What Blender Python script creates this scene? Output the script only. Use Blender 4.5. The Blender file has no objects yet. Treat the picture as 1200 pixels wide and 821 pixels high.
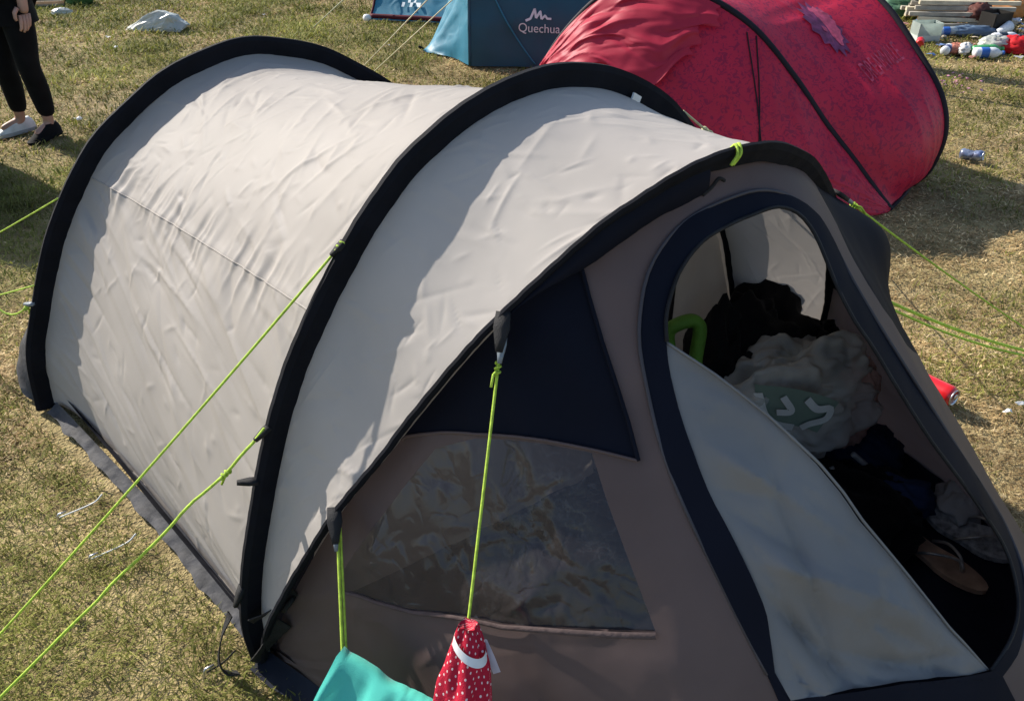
import bpy, bmesh, math, random
import numpy as np
from mathutils import Vector, noise
from mathutils.geometry import delaunay_2d_cdt
random.seed(7); RNG = np.random.default_rng(7)
scene = bpy.context.scene
COL = scene.collection
R = math.radians

# ------------------------------------------------------------------ camera, sky, sun, exposure
cam = bpy.data.cameras.new('camera'); cam_o = bpy.data.objects.new('camera', cam); COL.objects.link(cam_o)
cam.sensor_width = 36.0; cam.lens = 28.26; cam.clip_end = 600; cam.clip_start = 0.02
cam_o.location = (0, 0, 1.6); cam_o.rotation_euler = (R(90 - 34), 0, 0)
scene.camera = cam_o
SUN_EL = 34.0
SUN = Vector((-0.82 * math.cos(R(SUN_EL)), 0.575 * math.cos(R(SUN_EL)), math.sin(R(SUN_EL)))).normalized()
world = bpy.data.worlds.new('World'); scene.world = world; world.use_nodes = True
wn = world.node_tree.nodes; wl = world.node_tree.links
sky = wn.new('ShaderNodeTexSky'); sky.sky_type = 'NISHITA'; sky.sun_disc = False
sky.sun_elevation = R(SUN_EL); sky.sun_rotation = math.atan2(SUN.x, SUN.y)
wl.new(sky.outputs[0], wn['Background'].inputs[0]); wn['Background'].inputs[1].default_value = 0.115
sl = bpy.data.lights.new('sun', 'SUN'); sl.energy = 4.6; sl.angle = R(0.53); sl.color = (1.0, 0.93, 0.83)
so = bpy.data.objects.new('sun', sl); COL.objects.link(so)
so.rotation_euler = SUN.to_track_quat('Z', 'Y').to_euler(); so.location = SUN * 30
scene.view_settings.view_transform = 'Standard'; scene.view_settings.look = 'None'
scene.view_settings.exposure = 0.75; scene.view_settings.gamma = 1.0

# ------------------------------------------------------------------ noise and curve helpers
def _hash(ix, iy, seed):
    h = (ix.astype(np.int64) * 374761393 + iy.astype(np.int64) * 668265263 + seed * 974711) & 0x7fffffff
    h = ((h ^ (h >> 13)) * 1274126177) & 0x7fffffff
    return ((h ^ (h >> 16)) & 0xffff) / 65535.0
def vn(x, y, seed=0):
    x = np.asarray(x, float); y = np.asarray(y, float)
    ix = np.floor(x); iy = np.floor(y); fx = x - ix; fy = y - iy
    fx = fx * fx * fx * (fx * (fx * 6 - 15) + 10); fy = fy * fy * fy * (fy * (fy * 6 - 15) + 10)
    a = _hash(ix, iy, seed); b = _hash(ix + 1, iy, seed); c = _hash(ix, iy + 1, seed); d = _hash(ix + 1, iy + 1, seed)
    return (a + (b - a) * fx) * (1 - fy) + (c + (d - c) * fx) * fy
def fbm(x, y, seed=0, o=3):
    r = 0; s = 0; a = 1.0
    for k in range(o):
        r = r + a * (vn(x * 2 ** k, y * 2 ** k, seed + k) - .5); s += a; a *= .5
    return r / s
def ridge(x, y, seed=0, p=2.0):
    n = vn(x, y, seed) * .65 + vn(x * 2.1, y * 2.1, seed + 5) * .35
    return (1 - np.abs(2 * n - 1)) ** p
def creases(x, y, n, seed, box, length, width, amp, ang, spread):
    """sharp straight creases, each a short line with a tent-shaped section that dies out at both ends"""
    r = np.random.default_rng(seed); x = np.asarray(x, float); y = np.asarray(y, float); h = np.zeros(x.shape)
    for _ in range(n):
        cx_ = r.uniform(box[0], box[1]); cy_ = r.uniform(box[2], box[3]); L_ = r.uniform(*length); w_ = r.uniform(*width); a_ = ang + r.normal(0, spread); k_ = r.uniform(*amp) * (1 if r.random() < .6 else -1); bow = r.normal(0, .12)
        p = (x - cx_) * math.cos(a_) + (y - cy_) * math.sin(a_); q = -(x - cx_) * math.sin(a_) + (y - cy_) * math.cos(a_) - bow * p * p / L_
        e = np.clip(1 - np.abs(p) / (L_ / 2), 0, 1); h += k_ * np.exp(-np.abs(q) / w_) * e * e * (3 - 2 * e)
    return h
def sstep(a, b, x):
    t = np.clip((x - a) / (b - a), 0, 1); return t * t * (3 - 2 * t)
def catmull(P, n):
    P = np.array(P, float); Q = np.vstack([2 * P[0] - P[1], P, 2 * P[-1] - P[-2]]); out = []
    t = np.linspace(0, 1, n, endpoint=False)[:, None]
    for i in range(len(P) - 1):
        p0, p1, p2, p3 = Q[i:i + 4]
        out.append(.5 * ((2 * p1) + (-p0 + p2) * t + (2 * p0 - 5 * p1 + 4 * p2 - p3) * t ** 2 + (-p0 + 3 * p1 - 3 * p2 + p3) * t ** 3))
    out.append(P[-1:]); return np.vstack(out)
def resample(C, n):
    L = np.r_[0, np.cumsum(np.linalg.norm(np.diff(C, axis=0), axis=1))]; L /= L[-1]
    t = np.linspace(0, 1, n); return np.stack([np.interp(t, L, C[:, k]) for k in range(C.shape[1])], 1)
def inpoly(x, y, poly):
    poly = np.asarray(poly, float); r = np.zeros(np.shape(x), bool); n = len(poly)
    for i in range(n):
        x0, y0 = poly[i]; x1, y1 = poly[(i + 1) % n]
        if y0 == y1: continue
        c = ((y0 > y) != (y1 > y)) & (x < (x1 - x0) * (y - y0) / (y1 - y0) + x0); r ^= c
    return r

# ------------------------------------------------------------------ object helpers
OFF = {}
def finish(o, parent, off, label, cat, group, kind):
    COL.objects.link(o); OFF[o] = off
    if parent is not None: o.parent = parent
    if label: o['label'] = label
    if cat: o['category'] = cat
    if group: o['group'] = group
    if kind: o['kind'] = kind
    return o
def thing(name, loc, label, cat, group=None, kind=None):
    o = bpy.data.objects.new(name, None); o.location = loc; o.empty_display_size = .1
    return finish(o, None, np.array(loc, float), label, cat, group, kind)
def M(name, V, F, mat, parent=None, smooth=True, label=None, cat=None, group=None, kind=None, uv=None, mats=None, midx=None):
    V = np.asarray(V, float)
    off = OFF[parent] if parent is not None else np.array([V[:, 0].mean(), V[:, 1].mean(), V[:, 2].min()])
    me = bpy.data.meshes.new(name); me.from_pydata((V - off).tolist(), [], [list(map(int, f)) for f in F])
    if mats:
        for m in mats: me.materials.append(m)
        if midx is not None: me.polygons.foreach_set('material_index', midx)
    else: me.materials.append(mat)
    if smooth: me.polygons.foreach_set('use_smooth', [True] * len(me.polygons))
    if uv is not None:
        L = me.uv_layers.new(name='UVMap'); idx = np.empty(len(me.loops), int); me.loops.foreach_get('vertex_index', idx)
        L.data.foreach_set('uv', np.asarray(uv, float)[idx].ravel())
    me.update()
    o = bpy.data.objects.new(name, me)
    if parent is None: o.location = off
    return finish(o, parent, off, label, cat, group, kind)
def grid_faces(nu, nv, wrap=False):
    F = []
    for i in range(nu - 1):
        for j in range(nv if wrap else nv - 1):
            j2 = (j + 1) % nv; F.append((i * nv + j, i * nv + j2, (i + 1) * nv + j2, (i + 1) * nv + j))
    return F
def gnormals(P):
    du = np.gradient(P, axis=0); dv = np.gradient(P, axis=1); n = np.cross(du, dv)
    return n / (np.linalg.norm(n, axis=2, keepdims=True) + 1e-9)
def grid(name, P, mat, parent=None, **k):
    nu, nv = P.shape[:2]
    uu, vv = np.meshgrid(np.linspace(0, 1, nu), np.linspace(0, 1, nv), indexing='ij')
    return M(name, P.reshape(-1, 3), grid_faces(nu, nv), mat, parent, uv=np.c_[uu.ravel(), vv.ravel()], **k)
def tube_vf(path, rad, n=6, cap=True):
    P = np.asarray(path, float); N = len(P); rad = np.broadcast_to(np.asarray(rad, float), (N,))
    T = np.gradient(P, axis=0); T /= np.linalg.norm(T, axis=1)[:, None] + 1e-12
    a = np.array([0, 0, 1.]) if abs(T[0][2]) < .9 else np.array([1., 0, 0])
    x = np.cross(T[0], a); x /= np.linalg.norm(x); V = []
    for i in range(N):
        x = x - T[i] * (x @ T[i]); x /= np.linalg.norm(x) + 1e-12; y = np.cross(T[i], x)
        for k in range(n):
            t = 2 * math.pi * k / n; V.append(P[i] + rad[i] * (math.cos(t) * x + math.sin(t) * y))
    F = grid_faces(N, n, True)
    if cap: F += [tuple(range(n - 1, -1, -1)), tuple((N - 1) * n + k for k in range(n))]
    return np.array(V), F
def tube(name, path, rad, mat, parent=None, n=6, **k):
    V, F = tube_vf(path, rad, n); return M(name, V, F, mat, parent, **k)
def joinvf(parts):
    V = []; F = []; o = 0
    for v, f in parts:
        V.append(np.asarray(v, float)); F += [tuple(i + o for i in q) for q in f]; o += len(v)
    return np.vstack(V), F
def lathe_vf(prof, c, axis=(0, 0, 1), n=16):
    ax = Vector(axis).normalized(); q = ax.to_track_quat('Z', 'Y'); V = []
    for r, h in prof:
        for k in range(n):
            t = 2 * math.pi * k / n; v = q @ Vector((r * math.cos(t), r * math.sin(t), h)); V.append((c[0] + v.x, c[1] + v.y, c[2] + v.z))
    F = grid_faces(len(prof), n, True); F += [tuple(range(n - 1, -1, -1)), tuple((len(prof) - 1) * n + k for k in range(n))]
    return np.array(V), F
def box_vf(c, d, rz=0, ry=0):
    V = []
    for sx in (-1, 1):
        for sy in (-1, 1):
            for sz in (-1, 1):
                x, y, z = sx * d[0] / 2, sy * d[1] / 2, sz * d[2] / 2
                x, z = x * math.cos(ry) + z * math.sin(ry), -x * math.sin(ry) + z * math.cos(ry)
                x, y = x * math.cos(rz) - y * math.sin(rz), x * math.sin(rz) + y * math.cos(rz)
                V.append((c[0] + x, c[1] + y, c[2] + z))
    return np.array(V), [(0, 1, 3, 2), (4, 6, 7, 5), (0, 4, 5, 1), (2, 3, 7, 6), (0, 2, 6, 4), (1, 5, 7, 3)]
def blob_vf(c, r, seed, amp=.2, freq=2.0, rot=0, nu=40, nv=56, flat=None, sharp=True, pinch=None):
    V = []; sd = Vector((seed * 3.1, seed * 7.7, seed * 1.3))
    for i in range(nu):
        th = math.pi * i / (nu - 1)
        for j in range(nv):
            ph = 2 * math.pi * j / nv
            d = Vector((math.sin(th) * math.cos(ph), math.sin(th) * math.sin(ph), math.cos(th)))
            n1 = noise.noise(d * freq + sd); n2 = noise.noise(d * freq * 2.3 + sd * 2); n3 = noise.noise(d * freq * 5 + sd)
            if sharp: k = 1 + amp * (1.2 * (.5 - abs(n1)) + .8 * (.4 - abs(n2)) + .35 * (.3 - abs(n3)))
            else: k = 1 + amp * (n1 + .5 * n2 + .2 * n3)
            x, y, z = d.x * r[0] * k, d.y * r[1] * k, d.z * r[2] * k
            if pinch: 
                f = 1 - pinch * max(0, d.x) ** 2; y *= f; z *= f
            x, y = x * math.cos(rot) - y * math.sin(rot), x * math.sin(rot) + y * math.cos(rot)
            z += c[2]
            if flat is not None and z < flat: z = flat + (z - flat) * .03
            V.append((c[0] + x, c[1] + y, z))
    return np.array(V), grid_faces(nu, nv, True)

# ------------------------------------------------------------------ materials
def mat(name, base=(.5, .5, .5), rough=.7, spec=.3, var=.12, vscale=6, bump=0, bscale=60, transl=0, sheen=0, metal=0, base2=None, bdetail=4, bdist=.01, coat=0):
    m = bpy.data.materials.new(name); m.use_nodes = True; nt = m.node_tree; N = nt.nodes; L = nt.links
    b = N['Principled BSDF']; b.inputs['Roughness'].default_value = rough; b.inputs['Specular IOR Level'].default_value = spec
    b.inputs['Metallic'].default_value = metal
    if coat: b.inputs['Coat Weight'].default_value = coat
    if sheen: b.inputs['Sheen Weight'].default_value = sheen; b.inputs['Sheen Roughness'].default_value = .4
    tc = N.new('ShaderNodeTexCoord'); nz = N.new('ShaderNodeTexNoise'); nz.inputs['Scale'].default_value = vscale; nz.inputs['Detail'].default_value = 5
    L.new(tc.outputs['Object'], nz.inputs['Vector'])
    mx = N.new('ShaderNodeMix'); mx.data_type = 'RGBA'
    c2 = base2 if base2 else tuple(x * (1 - 2 * var) for x in base); c1 = base if base2 else tuple(min(1, x * (1 + var)) for x in base)
    mx.inputs[6].default_value = (*c1, 1); mx.inputs[7].default_value = (*c2, 1)
    rp = N.new('ShaderNodeMapRange'); rp.inputs[1].default_value = .35; rp.inputs[2].default_value = .68
    L.new(nz.outputs[0], rp.inputs[0]); L.new(rp.outputs[0], mx.inputs[0]); L.new(mx.outputs[2], b.inputs['Base Color'])
    bp = None
    if bump:
        bz = N.new('ShaderNodeTexNoise'); bz.inputs['Scale'].default_value = bscale; bz.inputs['Detail'].default_value = bdetail
        L.new(tc.outputs['Object'], bz.inputs['Vector'])
        bp = N.new('ShaderNodeBump'); bp.inputs['Strength'].default_value = bump; bp.inputs['Distance'].default_value = bdist
        L.new(bz.outputs[0], bp.inputs['Height']); L.new(bp.outputs[0], b.inputs['Normal'])
    if transl:
        t = N.new('ShaderNodeBsdfTranslucent'); L.new(mx.outputs[2], t.inputs[0])
        if bp: L.new(bp.outputs[0], t.inputs['Normal'])
        ms = N.new('ShaderNodeMixShader'); ms.inputs[0].default_value = transl
        L.new(b.outputs[0], ms.inputs[1]); L.new(t.outputs[0], ms.inputs[2]); L.new(ms.outputs[0], N['Material Output'].inputs[0])
    return m
def crumple(m, scale=9, strength=.35, dist=.02, kind='ridge'):
    """adds sharp crease relief on top of an existing bump"""
    nt = m.node_tree; N = nt.nodes; L = nt.links; b = N['Principled BSDF']
    tc = N.new('ShaderNodeTexCoord'); nz = N.new('ShaderNodeTexNoise'); nz.inputs['Scale'].default_value = scale; nz.inputs['Detail'].default_value = 3
    nz.inputs['Distortion'].default_value = .8; nz.noise_type = 'RIDGED_MULTIFRACTAL'
    L.new(tc.outputs['Object'], nz.inputs['Vector'])
    bp = N.new('ShaderNodeBump'); bp.inputs['Strength'].default_value = strength; bp.inputs['Distance'].default_value = dist
    L.new(nz.outputs[0], bp.inputs['Height'])
    old = b.inputs['Normal'].links
    if old: L.new(old[0].from_socket, bp.inputs['Normal'])
    L.new(bp.outputs[0], b.inputs['Normal']); return m

m_canvas = crumple(mat('canvas_beige', (.49, .452, .415), .62, .2, .05, 3, .12, 900, transl=.34, bdist=.002), 7, .03, .012)
crumple(m_canvas, 24, .05, .006)
m_hood = crumple(crumple(mat('canvas_hood', (.49, .452, .415), .62, .2, .05, 3, .12, 900, transl=.20, bdist=.002), 7, .03, .012), 24, .05, .006)
m_taupe = crumple(mat('fabric_taupe', (.145, .102, .094), .55, .3, .08, 4, .12, 800, transl=.28, bdist=.002), 5, .2, .012)
m_navy = crumple(mat('fabric_navy', (.0045, .0058, .013), .75, .12, .1, 5, .1, 800, bdist=.002), 6, .2, .01)
m_sleeve = mat('sleeve_black', (.006, .0068, .011), .8, .15, .15, 12, .3, 700, bdist=.003)
m_flap = crumple(mat('door_lining_grey', (.205, .198, .192), .55, .22, .05, 5, .12, 800, transl=.1, bdist=.002), 9, .10, .012)
m_skirt = mat('skirt_grey', (.055, .055, .06), .7, .2, .2, 20, .4, 60, bdist=.006)
m_floor = mat('groundsheet_black', (.012, .014, .024), .7, .15, .2, 8, .4, 20)
m_inner = crumple(mat('inner_cream', (.62, .57, .50), .7, .2, .05, 4, 0, transl=.55), 8, .25, .012)
m_innerg = mat('inner_grey', (.50, .48, .45), .7, .2, .05, 4, transl=.5)
m_strap = mat('strap_brown', (.25, .13, .06), .8, .2)
m_lime = mat('cord_lime', (.56, .78, .09), .55, .3, .12, 80, .5, 900, transl=.15)
m_cordpale = mat('cord_pale', (.55, .52, .30), .6, .3, .12, 80)
m_black = mat('cloth_black', (.006, .006, .007), .85, .15, .2, 10, .4, 300, sheen=.05, bdist=.004)
m_webbing = mat('webbing_black', (.014, .014, .016), .7, .3, .2, 30, .4, 600)
m_clip = mat('clip_grey', (.16, .19, .22), .4, .5)
m_white = mat('white_plastic', (.72, .72, .70), .4, .4, .08, 20)
m_steel = mat('peg_steel', (.55, .55, .56), .3, .5, .15, 60, metal=.9)
m_teal = crumple(mat('cloth_teal', (.09, .52, .43), .85, .15, .08, 5, .3, 600, transl=.12, sheen=.1, bdist=.003), 10, .15, .01)
m_greenth = mat('green_fabric', (.10, .24, .03), .6, .3, .12, 20, .2, 200)
m_pinkcl = mat('cloth_dusty_pink', (.48, .28, .23), .85, .15, .15, 10, .3, 200)
m_blue = mat('cloth_blue_dark', (.008, .018, .05), .8, .2, .15, 10)
m_sole = mat('sandal_sole_tan', (.50, .31, .20), .6, .3, .2, 14, .3, 120)
m_silver = mat('strap_silver', (.5, .47, .42), .35, .5, .2, 40, metal=.6)
m_whitefab = mat('sandal_grey_fabric', (.35, .34, .33), .7, .3, .3, 60)

def red_mat():
    m = mat('fabric_red', (.55, .018, .055), .5, .3, .06, 3, .12, 700, transl=.12, bdist=.002)
    nt = m.node_tree; N = nt.nodes; L = nt.links; b = N['Principled BSDF']
    old = b.inputs['Base Color'].links[0].from_socket
    tc = N.new('ShaderNodeTexCoord'); nz = N.new('ShaderNodeTexNoise'); nz.inputs['Scale'].default_value = 40; nz.inputs['Detail'].default_value = 2; nz.inputs['Distortion'].default_value = 1.6
    L.new(tc.outputs['Object'], nz.inputs['Vector'])
    r = N.new('ShaderNodeMapRange'); r.inputs[1].default_value = .53; r.inputs[2].default_value = .60; L.new(nz.outputs[0], r.inputs[0])
    mx = N.new('ShaderNodeMix'); mx.data_type = 'RGBA'; mx.inputs[7].default_value = (.22, .008, .05, 1)
    mm = N.new('ShaderNodeMath'); mm.operation = 'MULTIPLY'; mm.inputs[1].default_value = .75; L.new(r.outputs[0], mm.inputs[0])
    L.new(mm.outputs[0], mx.inputs[0]); L.new(old, mx.inputs[6]); L.new(mx.outputs[2], b.inputs['Base Color'])
    return crumple(m, 5, .3, .015)
m_red = red_mat()
m_redplain = crumple(mat('fabric_red_flap', (.52, .028, .065), .5, .3, .05, 3, .12, 700, transl=.3, bdist=.002), 6, .3, .015)
m_redhoop = mat('hoop_sleeve_dark', (.014, .010, .016), .7, .25)
m_indigo = mat('emblem_indigo', (.17, .035, .10), .5, .3, .2, 30)
m_mauve = mat('emblem_mauve', (.48, .075, .14), .5, .3, .2, 30)
m_faint = mat('print_faint_mauve', (.44, .05, .10), .5, .3, .3, 30)
m_tealtent = crumple(mat('tent_petrol_shaded', (.013, .08, .118), .5, .4, .08, 3, .1, 600, transl=.12, bdist=.002), 5, .25, .015)  # dark teal, the shade on the tent's near side put into the colour
m_tealtent2 = crumple(mat('tent_blue_sunlit', (.03, .19, .29), .5, .4, .08, 3, .1, 600, transl=.12, bdist=.002), 7, .4, .02)  # paler teal: sunlit tone of the petrol tent's porch; also the blue tent
m_hem = mat('hem_dark_red', (.10, .012, .02), .7, .2)
m_print = mat('print_white', (.62, .66, .68), .6, .3, .05)
m_greentent = mat('tent_green', (.05, .14, .06), .6, .3, .1)

def pvc_mat():
    m = bpy.data.materials.new('window_pvc'); m.use_nodes = True; nt = m.node_tree; N = nt.nodes; L = nt.links
    for n in list(N):
        if n.type != 'OUTPUT_MATERIAL': N.remove(n)
    tc = N.new('ShaderNodeTexCoord')
    a = N.new('ShaderNodeTexNoise'); a.inputs['Scale'].default_value = 13; a.inputs['Detail'].default_value = 9; a.inputs['Distortion'].default_value = 1.2; a.noise_type = 'RIDGED_MULTIFRACTAL'
    b = N.new('ShaderNodeTexVoronoi'); b.inputs['Scale'].default_value = 16; b.feature = 'DISTANCE_TO_EDGE'
    dn = N.new('ShaderNodeTexNoise'); dn.inputs['Scale'].default_value = 14; L.new(tc.outputs['Object'], dn.inputs['Vector'])
    ad = N.new('ShaderNodeVectorMath'); ad.operation = 'MULTIPLY_ADD'; ad.inputs[1].default_value = (.12, .12, .12)
    L.new(dn.outputs['Color'], ad.inputs[0]); L.new(tc.outputs['Object'], ad.inputs[2])
    L.new(tc.outputs['Object'], a.inputs['Vector']); L.new(ad.outputs[0], b.inputs['Vector'])
    r1 = N.new('ShaderNodeMapRange'); r1.inputs[1].default_value = .62; r1.inputs[2].default_value = 1.0; L.new(a.outputs[0], r1.inputs[0])
    b1 = N.new('ShaderNodeBump'); b1.inputs['Strength'].default_value = .3; b1.inputs['Distance'].default_value = .006; L.new(r1.outputs[0], b1.inputs['Height'])
    r2 = N.new('ShaderNodeMapRange'); r2.inputs[1].default_value = .0; r2.inputs[2].default_value = .12; L.new(b.outputs['Distance'], r2.inputs[0])
    b2 = N.new('ShaderNodeBump'); b2.inputs['Strength'].default_value = .12; b2.inputs['Distance'].default_value = .003; L.new(r2.outputs[0], b2.inputs['Height']); L.new(b1.outputs[0], b2.inputs['Normal'])
    tr = N.new('ShaderNodeBsdfTransparent'); tr.inputs[0].default_value = (.62, .62, .66, 1)
    gl = N.new('ShaderNodeBsdfGlossy'); gl.inputs['Roughness'].default_value = .12; gl.inputs[0].default_value = (.75, .75, .78, 1); L.new(b2.outputs[0], gl.inputs['Normal'])
    df = N.new('ShaderNodeBsdfDiffuse'); df.inputs[0].default_value = (.07, .06, .062, 1); L.new(b2.outputs[0], df.inputs['Normal'])
    m1 = N.new('ShaderNodeMixShader'); m1.inputs[0].default_value = .5; L.new(tr.outputs[0], m1.inputs[1]); L.new(df.outputs[0], m1.inputs[2])
    cl = N.new('ShaderNodeTexNoise'); cl.inputs['Scale'].default_value = 5; cl.inputs['Detail'].default_value = 2; L.new(tc.outputs['Object'], cl.inputs['Vector'])
    cw = N.new('ShaderNodeTexNoise'); cw.inputs['Scale'].default_value = 26; cw.inputs['Detail'].default_value = 4; cw.inputs['Distortion'].default_value = 1.5; L.new(tc.outputs['Object'], cw.inputs['Vector'])
    ab = N.new('ShaderNodeMath'); ab.operation = 'SUBTRACT'; ab.inputs[1].default_value = .5; L.new(cw.outputs[0], ab.inputs[0])
    a2 = N.new('ShaderNodeMath'); a2.operation = 'ABSOLUTE'; L.new(ab.outputs[0], a2.inputs[0])
    k1 = N.new('ShaderNodeMapRange'); k1.inputs[1].default_value = .0; k1.inputs[2].default_value = .028; k1.inputs[3].default_value = 1; k1.inputs[4].default_value = 0; L.new(a2.outputs[0], k1.inputs[0])
    k2 = N.new('ShaderNodeMapRange'); k2.inputs[1].default_value = .50; k2.inputs[2].default_value = .66; L.new(cl.outputs[0], k2.inputs[0])
    km = N.new('ShaderNodeMath'); km.operation = 'MULTIPLY'; L.new(k1.outputs[0], km.inputs[0]); L.new(k2.outputs[0], km.inputs[1])
    kk_ = N.new('ShaderNodeMath'); kk_.operation = 'MULTIPLY'; kk_.inputs[1].default_value = .05; L.new(km.outputs[0], kk_.inputs[0])
    dw = N.new('ShaderNodeBsdfDiffuse'); dw.inputs[0].default_value = (.5, .5, .52, 1)
    mw = N.new('ShaderNodeMixShader'); L.new(kk_.outputs[0], mw.inputs[0]); L.new(m1.outputs[0], mw.inputs[1]); L.new(dw.outputs[0], mw.inputs[2])
    m2 = N.new('ShaderNodeMixShader'); m2.inputs[0].default_value = .032; L.new(mw.outputs[0], m2.inputs[1]); L.new(gl.outputs[0], m2.inputs[2])
    L.new(m2.outputs[0], N['Material Output'].inputs[0]); return m
m_pvc = pvc_mat()
def film_mat(name, tint=(.85, .86, .84), alpha=.55, d=(.55, .55, .52), bs=14, bst=.6):
    m = bpy.data.materials.new(name); m.use_nodes = True; nt = m.node_tree; N = nt.nodes; L = nt.links
    b = N['Principled BSDF']; b.inputs['Base Color'].default_value = (*d, 1); b.inputs['Roughness'].default_value = .3; b.inputs['Specular IOR Level'].default_value = .6
    tc = N.new('ShaderNodeTexCoord'); nz = N.new('ShaderNodeTexNoise'); nz.inputs['Scale'].default_value = bs; nz.inputs['Detail'].default_value = 3; nz.noise_type = 'RIDGED_MULTIFRACTAL'
    L.new(tc.outputs['Object'], nz.inputs['Vector']); bp = N.new('ShaderNodeBump'); bp.inputs['Strength'].default_value = bst; bp.inputs['Distance'].default_value = .02
    L.new(nz.outputs[0], bp.inputs['Height']); L.new(bp.outputs[0], b.inputs['Normal'])
    t = N.new('ShaderNodeBsdfTransparent'); t.inputs[0].default_value = (*tint, 1)
    ms = N.new('ShaderNodeMixShader'); ms.inputs[0].default_value = alpha; L.new(t.outputs[0], ms.inputs[1]); L.new(b.outputs[0], ms.inputs[2])
    L.new(ms.outputs[0], N['Material Output'].inputs[0]); return m
m_film = film_mat('plastic_film_clear', alpha=.38, d=(.9, .88, .83), bs=22, bst=1.0)
m_filmw = film_mat('plastic_film_white', alpha=.8, d=(.50, .52, .47))

def dots_mat():
    m = mat('cloth_red_polka', (.42, .012, .035), .8, .2, .08, 8, .3, 500)
    nt = m.node_tree; N = nt.nodes; L = nt.links; b = N['Principled BSDF']; old = b.inputs['Base Color'].links[0].from_socket
    uv = N.new('ShaderNodeUVMap'); mp = N.new('ShaderNodeMapping'); mp.inputs['Scale'].default_value = (21, 23, 1); mp.inputs['Rotation'].default_value = (0, 0, .6)
    L.new(uv.outputs[0], mp.inputs[0]); v = N.new('ShaderNodeTexVoronoi'); v.inputs['Scale'].default_value = 1; v.inputs['Randomness'].default_value = .15; v.voronoi_dimensions = '2D'
    L.new(mp.outputs[0], v.inputs['Vector']); r = N.new('ShaderNodeMapRange'); r.inputs[1].default_value = .13; r.inputs[2].default_value = .17; r.inputs[3].default_value = 1; r.inputs[4].default_value = 0
    L.new(v.outputs['Distance'], r.inputs[0]); mx = N.new('ShaderNodeMix'); mx.data_type = 'RGBA'; mx.inputs[7].default_value = (.75, .6, .58, 1)
    L.new(r.outputs[0], mx.inputs[0]); L.new(old, mx.inputs[6]); L.new(mx.outputs[2], b.inputs['Base Color']); return m
m_dots = dots_mat()

# ------------------------------------------------------------------ main tent curves
ANG = R(34.); D = np.array([math.cos(ANG), math.sin(ANG), 0]); A = np.array([math.sin(ANG), -math.cos(ANG), 0]); Z = np.array([0, 0, 1.])
def mirror(h, c):
    h = np.array(h); return np.vstack([h, np.c_[2 * c - h[-2::-1, 0], h[-2::-1, 1]]])
REAR = mirror([(0, 0), (.03, .2), (.10, .37), (.174, .53), (.252, .656), (.328, .756), (.404, .833), (.511, .908), (.614, .969), (.732, 1.01), (.87, 1.033)], .87)
MID = mirror([(0, 0), (.0, .12), (.026, .258), (.063, .385), (.114, .534), (.168, .67), (.235, .795), (.34, .945), (.438, 1.050), (.511, 1.106), (.602, 1.154), (.689, 1.183), (.8, 1.197)], .8)
HOOD = mirror([(0, 0), (.02, .16), (.085, .335), (.14, .455), (.184, .535), (.253, .626), (.322, .725), (.402, .832), (.486, .92), (.61, 1.022), (.68, 1.064), (.787, 1.108), (.9, 1.122)], .9)
A0 = np.array([-1.526, 2.03, 0]); B0 = np.array([-.592, 1.12, 0]); H0 = np.array([-.565, 1.105, 0]); HL = .31
def place(c2, p0, lean=0.):
    return p0 + c2[:, :1] * D + c2[:, 1:] * (Z + lean * A)
def inset(c2, w):
    t = np.gradient(c2, axis=0); t /= np.linalg.norm(t, axis=1)[:, None] + 1e-9
    return c2 + np.c_[t[:, 1], -t[:, 0]] * np.asarray(w).reshape(-1, 1)
rear2 = resample(catmull(REAR, 10), 240); mid2 = resample(catmull(MID, 10), 240); hood2 = resample(catmull(HOOD, 10), 240)

NU = 401
hood_e = place(inset(resample(catmull(HOOD, 12), NU), .045 - .027 * sstep(.47, .58, np.linspace(0, 1, NU))), H0 - A * .02, HL); hood_e[:, 2] = np.maximum(hood_e[:, 2], 0)
BASE = [(-.555, 1.125), (-.30, .95), (.10, .66), (.48, .52), (.86, .60), (1.20, .88), (1.335, 1.20), (1.20, 1.70), (.93, 2.10)]
base_e = np.c_[resample(catmull(BASE, 30), NU), np.zeros(NU)]
def S(u, s, extra=0):
    u = np.atleast_1d(np.asarray(u, float)); s = np.atleast_1d(np.asarray(s, float)); x = np.linspace(0, 1, NU)
    f = lambda E: np.stack([np.interp(u, x, E[:, k]) for k in range(3)], 1)
    b = f(base_e); h = f(hood_e); P = b + (h - b) * s[:, None]
    db = f(np.gradient(base_e, axis=0) + np.gradient(hood_e, axis=0))
    n = np.cross(db, h - b); n /= np.linalg.norm(n, axis=1)[:, None] + 1e-9
    bl = .035 * np.sin(np.pi * np.clip(s, 0, 1)) * np.sin(np.pi * u) * (1 - .9 * sstep(.56, .70, u)) + .095 * np.exp(-((u - .705) / .055) ** 2 - ((s - .92) / .10) ** 2)
    return P + n * (bl + extra)[:, None]

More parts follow.
